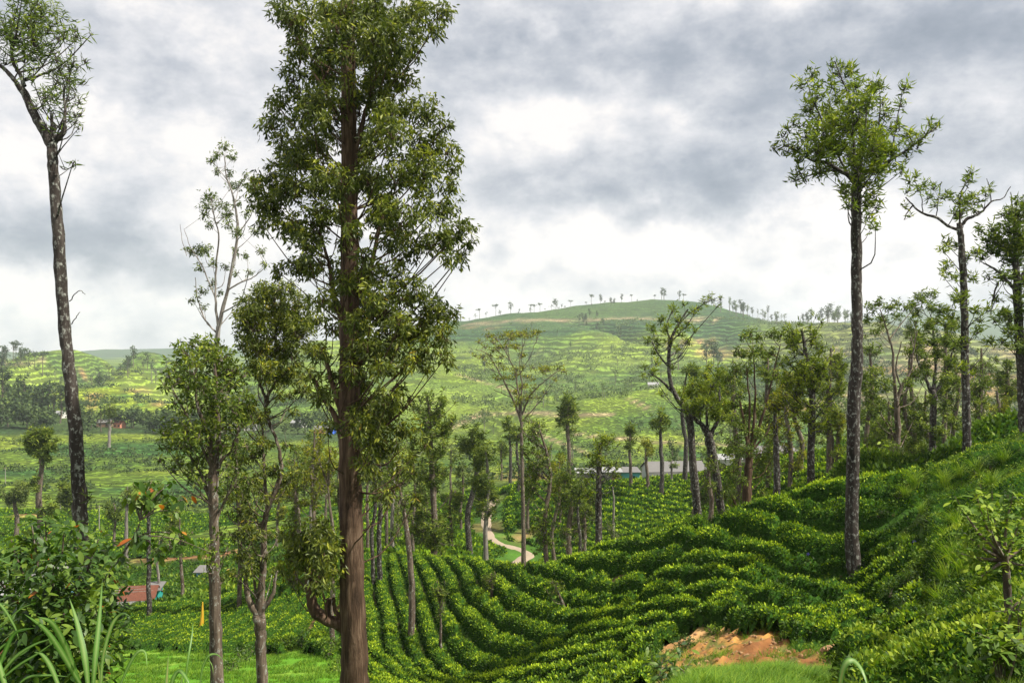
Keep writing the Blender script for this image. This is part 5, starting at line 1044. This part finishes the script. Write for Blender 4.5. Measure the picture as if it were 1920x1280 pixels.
# far village
for (px, py, w_, wall, roof, lab) in ((600, 812, 7, 'orange_wall', 'grey_tin', 'orange-walled house in the valley village'), (620, 813, 5, 'deep_blue_wall', 'pale_tin', 'deep blue-walled house in the valley village'), (560, 800, 9, 'white_wall', 'pale_tin', 'long pale house in the valley village left of the orange one'),
   (430, 803, 10, 'white_wall', 'pale_tin', 'pale roofed house in the valley village behind the bushy tree'), (352, 802, 8, 'white_wall', 'grey_tin', 'white house in the valley village behind the light green crown'), (196, 800, 8, 'timber', 'grey_tin', 'dark timber house in the valley village right of the leaning trunk'), (224, 802, 5, 'orange_wall', 'rust_tin', 'little orange hut in the valley village'),
   (114, 783, 6, 'white_wall', 'pale_tin', 'white-roofed house in the dark grove at left'), (470, 806, 7, 'white_wall', 'grey_tin', 'small white house in the valley village behind the crooked tree'), (1907, 785, 9, 'orange_wall', 'rust_tin', 'red-roofed house at the right edge in the valley'), (1846, 795, 9, 'white_wall', 'pale_tin', 'white house low on the dry hillside at right'), (1655, 790, 7, 'white_wall', 'rust_tin', 'small house with reddish roof between the right-hand trees'), (1225, 728, 8, 'white_wall', 'pale_tin', 'tiny white building on the saddle below the big hill')):
    dd = float(groundhit(px, py, 380, 800)[1]); house(px, dd, lab, wall, roof, w_, 5, 3.0, 1.6, rf.uniform(-.3, .3), wins=((-w_ * .25, 1.6, 1.0, 1.1), (w_ * .25, 1.6, 1.0, 1.1)))

for (px, py, hp, lab) in ((113, 957, 3.9, 'pale utility pole in the valley just left of the leaning trunk'), (186, 996, 4.0, 'pale utility pole in the valley right of the leaning trunk'), (10, 912, 4.2, 'pale utility pole in the valley at the left edge')):
    g_ = groundhit(px, py, 150, 300); dd = float(g_[1]); p = at(px, dd); r = empty('utility_pole', tuple(p), lab, 'pole'); q = MB(); tube(q, [(0, 0, -.2), (0, 0, hp * .5), (0, 0, hp * 1.5)], [.13, .12, .08], 7); q.build('post', M['concrete'], r); q = MB(); box(q, (0, 0, hp * 1.42), (1.2, .08, .1)); q.build('crossarm', M['timber'], r)
# ------------------------------------------------------------------ undergrowth, shrubs, grass, foreground plants
rg = np.random.default_rng(91)
def weeds(name, label, cat, x0, x1, y0, y1, res, mask, hgt, dens, L, Wd, mat, tmax=1., hull='hull', seed=1):
    X, Y = np.meshgrid(np.arange(x0, x1, res), np.arange(y0, y1, res), indexing='ij'); mk = mask(X, Y)
    for _ in range(3):
        q = np.pad(mk, 1, mode='edge'); mk = (q[:-2, 1:-1] + q[2:, 1:-1] + q[1:-1, :-2] + q[1:-1, 2:] + q[1:-1, 1:-1] * 2) / 6
    mk = sstep(.4, 1., mk)
    h = hgt * mk * sstep(4., 12., Y) * np.clip(.2 + 1.0 * vnoise(X / (hgt * 1.5), Y / (hgt * 1.5), seed) ** 1.5 + .2 * (vnoise(X / (hgt * 4.5), Y / (hgt * 4.5), seed + 5) - .5) + .5 * (vnoise(X / (hgt * .7), Y / (hgt * .7), seed + 2) - .5), .03, 1.5)
    Zb = H(X, Y); cell = mk[:-1, :-1] > .1
    mb = MB(); canopy_mesh(X, Y, X, h, cell, mb, Zb); canopy_leaves(X, Y, h, cell, mb, dens, L, Wd, rg, Zb, tmax, hgt)
    o = mb.build(name, [M[hull], M[mat]]); tag(o, label, cat, kind='stuff'); return o
def m_right(X, Y):
    px = PXY(X, Y); py = pyof(X, Y)
    edge = 1728 + 10 * fbm(X / 2, Y / 2, 2, 3); low = (px > 1590 + 20 * fbm(X, Y, 2, 5)) & (py > 1235)
    return (((px > edge) | low | ((px > 1560) & (Y < 17) & (Y > 9))) & (px < 2050) & (Y > 6) & (Y < DK(5, px) + 3)).astype(float)
weeds('undergrowth', 'tangled bright green weeds and creepers covering the bank at right', 'undergrowth', 3, 34, 5, 46, .2, m_right, .85, lambda y: 330 * np.clip(20 / y, .4, 1.5) ** 1.5, .085, .042, 'weed', 1., seed=21)
def m_mid(X, Y):
    px = PXY(X, Y); return ((px > 1540) & (px < 2050) & (Y > DK(5, px) + 3) & (Y < 104)).astype(float)
weeds('undergrowth', 'thicket of bushes behind the crest at right under the oaks', 'undergrowth', 13, 70, 38, 106, .55, m_mid, 2.0, lambda y: 45 * np.clip(60 / y, .5, 1.4) ** 2, .26, .13, 'weed', .8, seed=23)
def m_left(X, Y):
    px = PXY(X, Y); a = (px > -150) & (px < 640) & (Y > 74) & (Y < 152) & (road_dist(X, Y) > 2) & (dist_line(X, Y, lp) > 1.3)
    b = (np.hypot(X - at(262, dS)[0], Y - dS) > 4.2) & ~((Y < dS) & (px > 205) & (px < 320) & (Y > 80))
    c = vnoise(X / 9, Y / 9, 29) > .33
    return (a & b & (c | (Y > 122))).astype(float)
weeds('undergrowth', 'mixed hedges and garden growth around the shed and huts at left', 'undergrowth', -95, -14, 74, 153, .6, m_left, 1.5, lambda y: 9 * np.clip(100 / y, .6, 1.3), .5, .28, 'weed', .8, seed=25)
def m_edge(X, Y):
    px = PXY(X, Y); return ((px < 160) & (px > -300) & (Y > 24) & (Y < 76)).astype(float)
weeds('undergrowth', 'rough growth on the slope behind the leafy shrub at left', 'undergrowth', -60, -10, 24, 78, .4, m_edge, 1.1, lambda y: 40 * np.clip(45 / y, .6, 1.3), .25, .13, 'weed', .9, seed=27)
# ferny scrub at the foot of the bank and weeds over the soil terrace lines
def m_terr(X, Y):
    px = PXY(X, Y); py = pyof(X, Y); return ((px > 1480) & (px < 1740) & (py > 1040) & (py < 1240) & (Y > 24) & (Y < 36) & (vnoise(X / 1.1, Y / 1.1, 45) > .50)).astype(float)
weeds('undergrowth', 'low weeds between the broken tea rows around the foot of the lone tall oak', 'undergrowth', 8, 18, 24, 36, .16, m_terr, .35, 130, .11, .045, 'weed', 1., seed=31)

def blades(mb, P, n, hgt, w, lean, rng, tint=.5, seg=3, mi=0):
    """n curved grass blades at each point of P"""
    m = len(P) * n; B = np.repeat(P, n, 0) + rng.normal(size=(m, 3)) * np.array([1, 1, 0]) * w * 3
    a = rng.random(m) * 2 * np.pi; out_ = np.stack([np.cos(a), np.sin(a), np.zeros(m)], 1); h = hgt * (.5 + .7 * rng.random(m)); ln = lean * (.3 + rng.random(m))
    side = np.stack([-np.sin(a + 1), np.cos(a + 1), np.zeros(m)], 1); rows_ = []
    for k in range(seg + 1):
        t = k / seg; c = B + out_ * (ln * h * t ** 2)[:, None] + np.array([0, 0, 1]) * (h * (t - .25 * ln * t ** 2))[:, None]; ww = w * (1 - t) ** .6 * .5
        rows_ += [c - side * ww, c + side * ww]
    V = np.stack(rows_, 1); K = (seg + 1) * 2; b = np.arange(m)[:, None, None] * K; f = np.array([[2 * k, 2 * k + 1, 2 * k + 3, 2 * k + 2] for k in range(seg)])[None]
    tt = np.clip(tint + .18 * rng.normal(size=m), 0, 1); mb.add(V.reshape(-1, 3), (b + f).reshape(-1, 4), np.repeat(tt, K), mi)
def grassfield(label, px0, px1, y0, y1, n, hgt, w, lean, mask=None, tint=.55, seed=1, mat='grass', per=5):
    rng = np.random.default_rng(seed); px = rng.uniform(px0, px1, n); y = y0 + (y1 - y0) * rng.random(n) ** .8; x = (px - 960) / F * y
    if mask is not None: k = mask(px, x, y); x, y = x[k], y[k]
    mb = MB(); blades(mb, np.stack([x, y, H(x, y) - .02], 1), per, hgt, w, lean, rng, tint + 0 * x[0], 2)
    o = mb.build('grass', M[mat]); tag(o, label, 'grass', kind='stuff')
grassfield('lush bright green grass on the near bank at the bottom right', 1185, 1610, 9.5, 17.5, 15000, .24, .012, 1.1, lambda px, x, y: (px > 1290 - (17.5 - y) * 12 + 20 * fbm(x, y, 2, 3)) & (pyof(x, y) > 1225) & (vnoise(x / .45, y / .45, 9) > .3), .45, 3)
grassfield('short bright grass on the level ground at the bottom left', 170, 690, 34, 57, 16000, .24, .028, 1.1, lambda px, x, y: (pyof(x, y) > 1205) & (vnoise(x / .8, y / .8, 3) > .35), .42, 5, per=4)
grassfield('mixed grass at the foot of the bank at the bottom right corner', 1560, 1960, 8, 16, 6500, .30, .013, .9, None, .5, 7, 'weed')
grassfield('long wispy grass mixed into the creepers on the right-hand bank', 1620, 1960, 10, 36, 5200, .42, .013, 1.1, lambda px, x, y: (vnoise(x / 1.8, y / 1.8, 17) > .5) & ((px > 1735) | (pyof(x, y) > 1240)), .6, 11)
# weeds creeping over the bare bank
grassfield('weeds and grass tufts creeping over the bare orange bank', 1210, 1600, 19, 30, 4200, .24, .014, 1.2, lambda px, x, y: vnoise(x / .7, y / .7, 13) > .56, .5, 9)
def bankpos(px, py):
    v = ('near the crest', 'high up', 'halfway down', 'low down', 'at the foot')[min(4, max(0, int((py - 860) / 75)))]
    return v + ', ' + ('on the tea side' if px < 1730 else 'in the middle' if px < 1800 else 'by the small crooked tree' if px < 1880 else 'at the right edge')
# bright grass tussocks down the bank
TUS = [(1715,905,.9),(1745,890,1.0),(1770,900,.9),(1800,885,.8),(1830,880,.9),(1700,920,.7),(1795,985,.9),(1815,1000,1.),(1780,1010,.8),(1835,1010,.8),(1790,1060,1.1),(1805,1085,1.1),(1775,1095,.9),(1820,1060,.8),(1765,1130,.7),(1700,1010,.6),(1730,950,.6),(1860,905,.8),(1885,860,.8),(1650,1035,.5)]
for i, (px, py, s_) in enumerate(TUS):
    c = groundhit(px, py + 22, 12, 42); rng = np.random.default_rng(i); mb = MB(); p = np.array([c[0], c[1], float(H(c[0], c[1]))])
    blades(mb, np.array([p + np.array([0, 0, .3 * s_])]), 110, .95 * s_, .022, .9, rng, .62, 3); o = mb.build('grass_tussock', M['grass'], origin=tuple(p)); tag(o, 'bright grass tussock on the right-hand bank ' + bankpos(px, py), 'grass tussock', 'grass tussocks on the right-hand bank')

# broad-leaved plants: leaves as parts
def bigleaf(L, w, curl=.15, seg=4, fold=.12):
    mb = MB(); V = []; 
    for k in range(seg + 1):
        t = k / seg; ww = w * math.sin(math.pi * min(1, t * .93 + .05)) ** .8 * .5; z = -curl * L * t * t
        V += [(-ww, L * t, z + fold * ww), (0, L * t, z), (ww, L * t, z + fold * ww)]
    Fq = []
    for k in range(seg):
        a = k * 3; Fq += [[a, a + 1, a + 4, a + 3], [a + 1, a + 2, a + 5, a + 4]]
    return V, Fq, mb
def leafmesh(L, w, mat, tint, curl=.15):
    V, Fq, mb = bigleaf(L, w, curl); mb.add(V, Fq, tint, 0, True); return mb.build('leaf', M[mat], link=False)
LM = {k: [leafmesh(1.0, .42, m_, t, c) for t, c in ((.25, .1), (.4, .2), (.52, .3), (.62, .15), (.75, .2))] for k, m_ in (('shrub', 'shrub'), ('red', 'red'), ('weed', 'weed'))}
from mathutils import Matrix, Quaternion
def put_leaf(root, org, p, d, L, mesh):
    o = bpy.data.objects.new('leaf', mesh); COL.objects.link(o); o.parent = root
    d = Vector(d).normalized(); q = d.to_track_quat('Y', 'Z'); o.rotation_mode = 'QUATERNION'; o.rotation_quaternion = q @ Quaternion((0, 1, 0), rg.uniform(-.7, .7))
    o.location = Vector(p) - Vector(org); o.scale = (L, L, L); return o
def leafy(name, label, cat, base, stems, nleaf, L, red=.12, extra=0, mat='shrub', droop=.35, bark='bark_mid', group=None, spread=.10, low=.25):
    """stems: list of world polylines with radii; the first 300 leaves are single parts, the rest one mass"""
    root = empty(name, tuple(base), label, cat, group); ends = []
    for s_ in stems:
        pts = spline(s_, 10); mb = MB(); tube(mb, pts, np.linspace(s_[0][3] if len(s_[0]) > 3 else .02, .004, 10), 6) if len(s_[0]) < 4 else tube(mb, pts[:, :3], np.maximum(pts[:, 3], .003), 6, wob=.08)
        mb.build('stem', M[bark], root, tuple(base)); ends.append(pts[:, :3])
    def pick(n):
        out_ = []
        for _ in range(n):
            e = ends[int(rg.integers(len(ends)))]; t = low + (1 - low) * rg.random() ** .8; i = t * (len(e) - 1.001); k = int(i); p = e[k] * (1 - i + k) + e[k + 1] * (i - k)
            a = rg.random() * 6.28; d = np.array([math.cos(a), math.sin(a), rg.normal() * .45 - droop + .2]); p = p + rg.normal(size=3) * spread * L * 6 * .2
            out_.append((p, d, L * rg.uniform(.6, 1.25)))
        return out_
    for p, d, l in pick(min(nleaf, 300)):
        k = 'red' if rg.random() < red else mat; put_leaf(root, base, p, d, l, LM[k][int(rg.integers(5))])
    if extra:
        V0, F0, _ = bigleaf(1., .42, .2); V0 = np.array(V0); F0 = np.array(F0); mb = MB(); n = len(V0)
        for p, d, l in pick(extra):
            q = (Vector(d).normalized().to_track_quat('Y', 'Z') @ Quaternion((0, 1, 0), rg.uniform(-.7, .7))).to_matrix(); R = np.array(q)
            isred = rg.random() < red; mb.add(V0 @ R.T * l + p, F0, rg.uniform(.2, .8), 1 if isred else 0, True)
        o = mb.build('foliage', [M[mat], M['red']], root, tuple(base)); o['kind'] = 'stuff'
    return root
def w3(px, py, d, r=.01): return (*((px - 960) / F * d, d, (640 - py) / F * d), r)
# the big shrub at left
D0 = 8.0; bs = at(90, D0)
st_ = []
for (tx, ty, dd) in ((20, 1010, .2), (60, 985, -.3), (85, 975, .4), (120, 1000, -.5), (150, 990, .6), (185, 1010, 0), (30, 1080, .8), (210, 1060, -.3), (100, 1060, -.9), (150, 1080, -.8), (10, 1150, -.5), (220, 1130, .3), (60, 1120, -1.), (180, 1150, -.9), (225, 1200, -.1), (120, 1150, -1.1), (-20, 1060, 0), (200, 1230, -.4), (50, 1200, -1.0), (150, 1220, -1.1), (95, 1230, -1.2), (215, 1170, .4), (-10, 1220, -.2)):
    mx = 95 + (tx - 95) * .45
    st_.append([(bs[0] + rg.normal() * .1, bs[1] + rg.normal() * .1, bs[2] - .1, .028), w3(mx, ty * .45 + 1300 * .55, D0 + dd * .6, .018), w3(tx, ty, D0 + dd, .005)])
leafy('leafy_shrub', 'big broad-leaved shrub with some orange leaves filling the lower left corner', 'shrub', bs, st_, 300, .10, .012, 5200, droop=.55, spread=.8, low=.35)
# the branch with drooping big leaves
bb = w3(200, 1085, 8.2)[:3]; root_st = [[w3(185, 1120, 8.3, .016), w3(205, 1080, 8.2, .014), w3(232, 1035, 8.1, .012), w3(252, 1005, 8.0, .010), w3(262, 980, 8.0, .006)]]
for (tx, ty) in ((250, 905), (285, 900), (320, 905), (350, 935), (335, 960), (300, 935), (270, 930), (245, 930), (355, 1010), (395, 1035), (330, 1030), (300, 1045)):
    s0 = (262, 975) if ty < 990 else (255, 1003)
    root_st.append([w3(*s0, 8.0, .007), w3((s0[0] + tx) / 2, (s0[1] + ty) / 2 - 10, 8.0 + rg.normal() * .2, .005), w3(tx, ty, 8.0 + rg.normal() * .3, .002)])
br = leafy('leafy_branch', 'long bare twig ending in drooping dark leaves with orange tips, beside the shrub', 'branch', w3(185, 1120, 8.3)[:3], root_st, 230, .115, .05, 0, droop=1.0, spread=.25, low=.4)
# the small tree and the plants at the lower right corner
D1 = 12.5; b1 = at(1895, D1)
st_ = [[(b1[0], b1[1], b1[2] - .1, .07), w3(1890, 1130, D1, .06), w3(1886, 1060, D1, .05), w3(1882, 1040, D1, .045)]]
for (tx, ty, dd) in ((1790, 930, .2), (1830, 925, -.3), (1860, 920, .3), (1900, 925, 0), (1940, 930, .3), (1810, 960, .6), (1850, 950, -.6), (1930, 970, .5), (1800, 990, -.2), (1960, 1000, 0), (1850, 1010, .6), (1910, 1000, -.5), (1820, 1045, .4), (1840, 1080, -.4), (1950, 1060, .3), (1795, 1035, 0), (1870, 970, .2)):
    st_.append([w3(1884, 1050, D1, .03), w3((1884 + tx) / 2 - 6, (1040 + ty) / 2 + 8, D1 + dd * .5, .016), w3(tx, ty, D1 + dd, .004)])
leafy('small_tree', 'small crooked tree with open spreading branches and light green leaves near the right edge', 'tree', b1, st_, 300, .13, 0, 520, 'weed', droop=.3, bark='bark_mid', spread=.4, low=.45)
for (px, py, d, n, L, lab) in ((1880, 1190, 9.5, 260, .14, 'broad-leaved bush under the small crooked tree in the lower right corner'), (1255, 1235, 14.5, 170, .15, 'dark broad-leaved bush at the left end of the orange bank'), (1915, 1130, 10.5, 120, .13, 'broad-leaved sprig at the right edge beside the small crooked tree'), (1650, 860, 46., 150, .40, 'light green leafy shrub on the crest right of the lone tall oak'),):
    b = at(px, d); st_ = []
    for k in range(9):
        st_.append([(b[0], b[1], b[2] - .05, .012), w3(px + rg.uniform(-28, 28), py + 25, d + rg.uniform(-.2, .2) * d / 10, .008), w3(px + rg.uniform(-55, 55), py + rg.uniform(-35, 35), d + rg.uniform(-.4, .4) * d / 10, .003)])
    leafy('leafy_bush', lab, 'bush', b, st_, n, L, .0, 0, 'weed' if px > 1300 else 'shrub', droop=.3, spread=.4, low=.3)
# violet creeper flowers on the bank
for (px, py) in ((1839, 1158), (1899, 1161), (1613, 1180), (1704, 1014), (1508, 1038)):
    c = groundhit(px, py + 25, 9, 38); s_ = .05 * c[1] / 20; mb = MB()
    for k in range(5):
        a = k * 1.257; leaves(mb, np.zeros((1, 3)), np.array([[math.cos(a), -.4, math.sin(a)]]), s_, s_ * .8, .5, 0)
    o = mb.build('flower', M['flower_violet']); o.location = (c[0], c[1] - .4, (640 - py) / F * (c[1] - .4)); tag(o, 'small violet creeper flower dotted on the green growth', 'flower', 'violet flowers on the bank')

# cane grass in front: every blade a part
def cane_blade(root, org, pts, w, twist=0., mat='cane'):
    """pts: photo points with distance; ribbon with a keel"""
    P = spline([w3(*p)[:3] for p in pts], 18); T = norm(np.gradient(P, axis=0)); view = norm(P)
    S = norm(np.cross(T, view)); N = np.cross(S, T); t = np.linspace(0, 1, 18)
    ww = w * .5 * np.clip(np.minimum(1, (t + .25) * 1.6) * (1 - t ** 3.0), .02, 1); tw = twist * t
    S2 = S * np.cos(tw)[:, None] + N * np.sin(tw)[:, None]; N2 = np.cross(S2, T)
    A = P - S2 * ww[:, None] + N2 * ww[:, None] * .28; B_ = P + S2 * ww[:, None] + N2 * ww[:, None] * .28
    A2 = P - S2 * ww[:, None] * .16; B2 = P + S2 * ww[:, None] * .16
    V = np.stack([A, A2, B2, B_], 1).reshape(-1, 3); i = np.arange(17)[:, None] * 4; j = np.arange(3)[None]
    Q = np.stack([i + j, i + j + 1, i + j + 5, i + j + 4], -1).reshape(-1, 4); tint = np.tile([.30, .85, .85, .30], 18) + .1 * rg.normal()
    mb = MB(); mb.add(V, Q, np.clip(tint, 0, 1), 0, True); return mb.build('blade', M[mat], root, org)
b0 = at(150, 2.9); r0 = empty('cane_grass', tuple(b0), 'clump of long arching cane grass blades in the lower left corner', 'cane grass')
CB = [([(172, 1320, 2.8), (120, 1230, 2.7), (85, 1180, 2.65), (45, 1150, 2.6)], .022), ([(165, 1330, 2.9), (130, 1230, 2.8), (100, 1170, 2.7), (70, 1155, 2.6)], .026), ([(168, 1320, 2.7), (160, 1240, 2.7), (145, 1170, 2.75), (130, 1120, 2.8)], .024),
      ([(172, 1320, 2.75), (178, 1240, 2.75), (186, 1160, 2.8), (192, 1085, 2.85)], .022), ([(188, 1320, 2.8), (192, 1240, 2.8), (208, 1175, 2.8), (228, 1150, 2.8), (246, 1156, 2.75)], .016), ([(190, 1320, 2.9), (186, 1260, 2.9), (180, 1225, 2.85), (184, 1190, 2.8)], .008),
      ([(125, 1330, 2.6), (100, 1260, 2.6), (80, 1228, 2.6), (64, 1222, 2.6)], .018), ([(215, 1310, 2.7), (240, 1250, 2.7), (258, 1222, 2.7), (272, 1222, 2.7), (276, 1250, 2.65)], .014),
      ([(-20, 1300, 2.7), (10, 1220, 2.7), (30, 1185, 2.7), (68, 1176, 2.7)], .018), ([(-30, 1310, 2.8), (20, 1240, 2.8), (60, 1210, 2.8), (100, 1195, 2.8)], .014), ([(-30, 1300, 2.6), (30, 1250, 2.6), (70, 1225, 2.6), (105, 1200, 2.6)], .010), ([(20, 1320, 2.6), (0, 1250, 2.6), (-15, 1210, 2.6)], .02),
      ([(-40, 1150, 2.8), (-5, 1130, 2.8), (25, 1170, 2.8), (36, 1200, 2.8)], .012), ([(-30, 1190, 3), (10, 1165, 3), (40, 1140, 3), (66, 1130, 3)], .008), ([(20, 1300, 2.7), (50, 1270, 2.7), (90, 1265, 2.7), (130, 1268, 2.7)], .010), ([(-30, 1250, 2.7), (0, 1215, 2.7), (20, 1200, 2.7)], .01), ([(-40, 1010, 3.2), (-5, 1045, 3.2), (30, 1060, 3.2)], .008), ([(-30, 1060, 3.2), (10, 1045, 3.2), (38, 1030, 3.2)], .006)]
for pts, w_ in CB: cane_blade(r0, tuple(b0), pts, w_ * .82, rg.uniform(-.5, .5))
b0 = at(330, 2.9); r0 = empty('cane_grass', tuple(b0), 'smaller tuft of cane grass blades at the bottom edge right of the big clump', 'cane grass')
for pts, w_ in [([(312, 1330, 2.8), (312, 1290, 2.8), (316, 1225, 2.8)], .020), ([(322, 1330, 2.75), (322, 1280, 2.75), (336, 1257, 2.75), (352, 1275, 2.7), (360, 1300, 2.7)], .018), ([(342, 1320, 2.9), (352, 1240, 2.9), (360, 1190, 2.95), (362, 1165, 3)], .009), ([(375, 1310, 2.85), (378, 1260, 2.85), (390, 1230, 2.85), (406, 1226, 2.85), (420, 1238, 2.8)], .011), ([(330, 1330, 2.8), (338, 1290, 2.8), (343, 1262, 2.8)], .014), ([(392, 1236, 2.85), (398, 1248, 2.85), (400, 1262, 2.85)], .005)]:
    cane_blade(r0, tuple(b0), pts, w_ * .82, rg.uniform(-.5, .5))
b0 = at(1610, 3.2); r0 = empty('cane_grass', tuple(b0), 'single broad blade of cane grass bent over at the bottom right', 'cane grass')
cane_blade(r0, tuple(b0), [(1572, 1330, 3.), (1578, 1265, 3.), (1588, 1240, 3.), (1602, 1238, 3.), (1620, 1262, 2.95), (1632, 1310, 2.9)], .024, .9)
# dry yellow stalk standing in the tea at left
dd = float(groundhit(377, 1188, 54, 64)[1]); mb = MB(); tube(mb, spline([w3(374, 1200, dd)[:3], w3(376, 1180, dd)[:3], w3(379, 1150, dd)[:3], w3(380, 1128, dd)[:3]], 7), [.06, .12, .13, .12, .11, .08, .04], 7, wob=.5)
o = mb.build('yellow_stalk', M['yellow_cane']); tag(o, 'withered yellow-orange stalk standing upright in the tea at left', 'stalk')

# stones at the foot of the bank
# clods and crumbled soil on the bare bank
rng = np.random.default_rng(4); n = 900; px = rng.uniform(1230, 1590, n); y = rng.uniform(21, 31, n); x = (px - 960) / F * y; z = H(x, y); s_ = rng.uniform(.015, .07, n)
oc = np.array([[1, 0, 0], [0, 1, 0], [-1, 0, 0], [0, -1, 0], [0, 0, .8], [0, 0, -.8]]); V = np.stack([x, y, z], 1)[:, None] + oc[None] * s_[:, None, None] * (1 + .4 * rng.normal(size=(n, 6, 3)))
fo = np.array([[0, 1, 4], [1, 2, 4], [2, 3, 4], [3, 0, 4], [1, 0, 5], [2, 1, 5], [3, 2, 5], [0, 3, 5]]); mb = MB(); mb.add(V.reshape(-1, 3), (np.arange(n)[:, None, None] * 6 + fo[None]).reshape(-1, 3), .5)
o = mb.build('soil_clods', M['rock']); tag(o, 'crumbled orange clods strewn over the bare bank', 'soil', kind='stuff')
def rock(px, py, d, s, lab):
    rng = np.random.default_rng(int(px)); c = groundhit(px, py, d * .8, d * 1.25); th = np.linspace(0, np.pi, 7); ph = np.linspace(0, 2 * np.pi, 10)[:-1]
    A, B_ = np.meshgrid(th, ph, indexing='ij'); r = s * (1 + .22 * rng.normal(size=A.shape)); r[0] = r[0].mean(); r[-1] = r[-1].mean()
    V = np.stack([r * np.sin(A) * np.cos(B_) * 1.3, r * np.sin(A) * np.sin(B_), r * np.cos(A) * .7], -1); n2 = 9; i = np.arange(6)[:, None] * n2; j = np.arange(n2)[None]; jn = (j + 1) % n2
    mb = MB(); mb.add(V.reshape(-1, 3), np.stack([i + j, i + n2 + j, i + n2 + jn, i + jn], -1).reshape(-1, 4), .5, 0, False)
    o = mb.build('rock', M['rock']); o.location = (c[0], c[1], float(H(*c)) + s * .25); tag(o, lab, 'rock')
rock(1563, 1225, 20, .26, 'largest orange-brown stone at the right end of the grassy bank')
rock(1623, 1203, 22, .12, 'small stone on the soil just above the largest stone, to its right')
rock(1580, 1250, 17, .16, 'stone half buried just left of the bent broad blade')
rock(1596, 1275, 15, .2, 'flat stone at the bottom edge under the bent broad blade')
rock(1470, 1148, 29, .14, 'stone in the gap of the tea rows above the orange bank')
rock(1395, 1130, 31, .12, 'pale clod on the bare terrace in the middle of the tea rows')
rock(1448, 1110, 31, .14, 'brown stone on the upper bare terrace above the orange bank')

# separate bushes on the right bank, along the crest and beside the lawn
def bush(px, py, r_px, d0, d1, mat, lab, L=.12, grp=None, seed=0):
    rng = np.random.default_rng(seed); c = groundhit(px, py, d0, d1); d = c[1]; r = r_px / F * d; base = np.array([c[0], c[1], float(H(c[0], c[1]))])
    root = empty('bush', tuple(base), lab, 'bush', grp); tw = MB(); lf = MB(); st = dict(L=L, W=L * .45, den=520 * (.12 / L) ** 2 * (20 / max(d, 20)) ** .6, droop=.1, tuft=.25, nt=16, mat=mat)
    for k in range(6):
        o_ = rng.normal(size=3) * r * np.array([.5, .4, .28]) + np.array([0, 0, r * .75]); c3 = base + o_
        tube(tw, [base - [0, 0, .1], (base + c3) / 2 + rng.normal(size=3) * r * .1, c3], [.02, .014, .006], 4, smooth=False); blob_leaves(lf, tw, c3, r * rng.uniform(.4, .65), st, rng, 1., 1., .005)
    tw.build('stem', M['bark_mid'], root, tuple(base)); o = lf.build('foliage', M[mat], root, tuple(base)); o['kind'] = 'stuff'
BU = [(1335,1190,16,'weed'),(1290,1215,16,'shrub'),(1478,1200,15,'weed'),(1520,1222,14,'shrub'),(1420,1182,12,'weed'),(1555,1248,13,'weed'),(1702,1128,34,'shrub'),(1720,1085,26,'weed'),(1745,1180,30,'weed'),(1790,1190,34,'shrub'),(1830,1120,28,'weed'),(1700,1165,30,'shrub'),(1660,1190,28,'weed'),(1760,1120,26,'shrub'),(1715,1105,24,'weed'),(1680,1215,26,'weed'),(1730,1235,30,'shrub'),(1640,1225,22,'shrub'),
      (1860,985,28,'weed'),(1900,960,30,'shrub'),(1850,940,24,'weed'),(1905,905,26,'weed'),(1870,885,22,'shrub'),(1835,905,20,'weed'),(1890,1010,30,'weed'),(1760,955,18,'weed'),(1735,985,18,'shrub'),(1765,1040,20,'shrub'),(1740,1065,22,'weed'),(1690,940,14,'weed'),(1700,1050,18,'weed'),(1655,975,14,'shrub'),(1915,1060,30,'shrub'),(1800,1045,20,'weed'),(1790,880,18,'weed'),(1825,860,18,'shrub'),(1905,850,24,'weed'),(1600,1165,18,'shrub'),(1560,1130,14,'weed')]
for i, (px, py, r_, mt) in enumerate(BU):
    bush(px, py, r_, 10, 41, mt, ('light green' if mt == 'weed' else 'dark green') + (' low bush on the right-hand bank ' + bankpos(px, py) if px > 1559 else ' small bush growing on the bare orange bank, ' + ('left end' if px < 1300 else 'left half' if px < 1400 else 'middle' if px < 1450 else 'right half' if px < 1500 else 'right end')), .10, 'low bushes on the right-hand bank', 400 + i)
for i, (px, py, r_, mt, lab) in enumerate([(612,1235,24,'weed','leafy bush at the edge of the lawn just left of the great trunk'),(570,1215,20,'shrub','dark bush at the edge of the lawn under the elbow branch'),(530,1222,18,'weed','low bush at the edge of the lawn right of the crooked tree'),(455,1240,18,'shrub','small bush on the lawn between the two forked trunks'),(430,1262,16,'shrub','brownish small bush at the foot of the bushy tree'),(345,1218,16,'weed','low bush at the top edge of the lawn left of the bushy tree'),(640,1262,22,'weed','bush against the foot of the great trunk at the bottom edge')]):
    bush(px, py, r_, 33, 58, mt, lab, .16, None, 500 + i)
# ------------------------------------------------------------------ air
def make_haze(dens):
    mb = MB(); box(mb, (0, 2300, -40), (13000, 6400, 540))
    m, T = newmat('haze'); v = T.new('ShaderNodeVolumePrincipled'); v.inputs['Color'].default_value = (.86, .92, 1., 1)
    v.inputs['Density'].default_value = dens; v.inputs['Anisotropy'].default_value = .2
    o = T.new('ShaderNodeOutputMaterial'); T.l.new(v.outputs[0], o.inputs['Volume'])
    ob = mb.build('haze', m); tag(ob, kind='stuff', label='thin pale air over the valley', cat='haze')
make_haze(.0001)
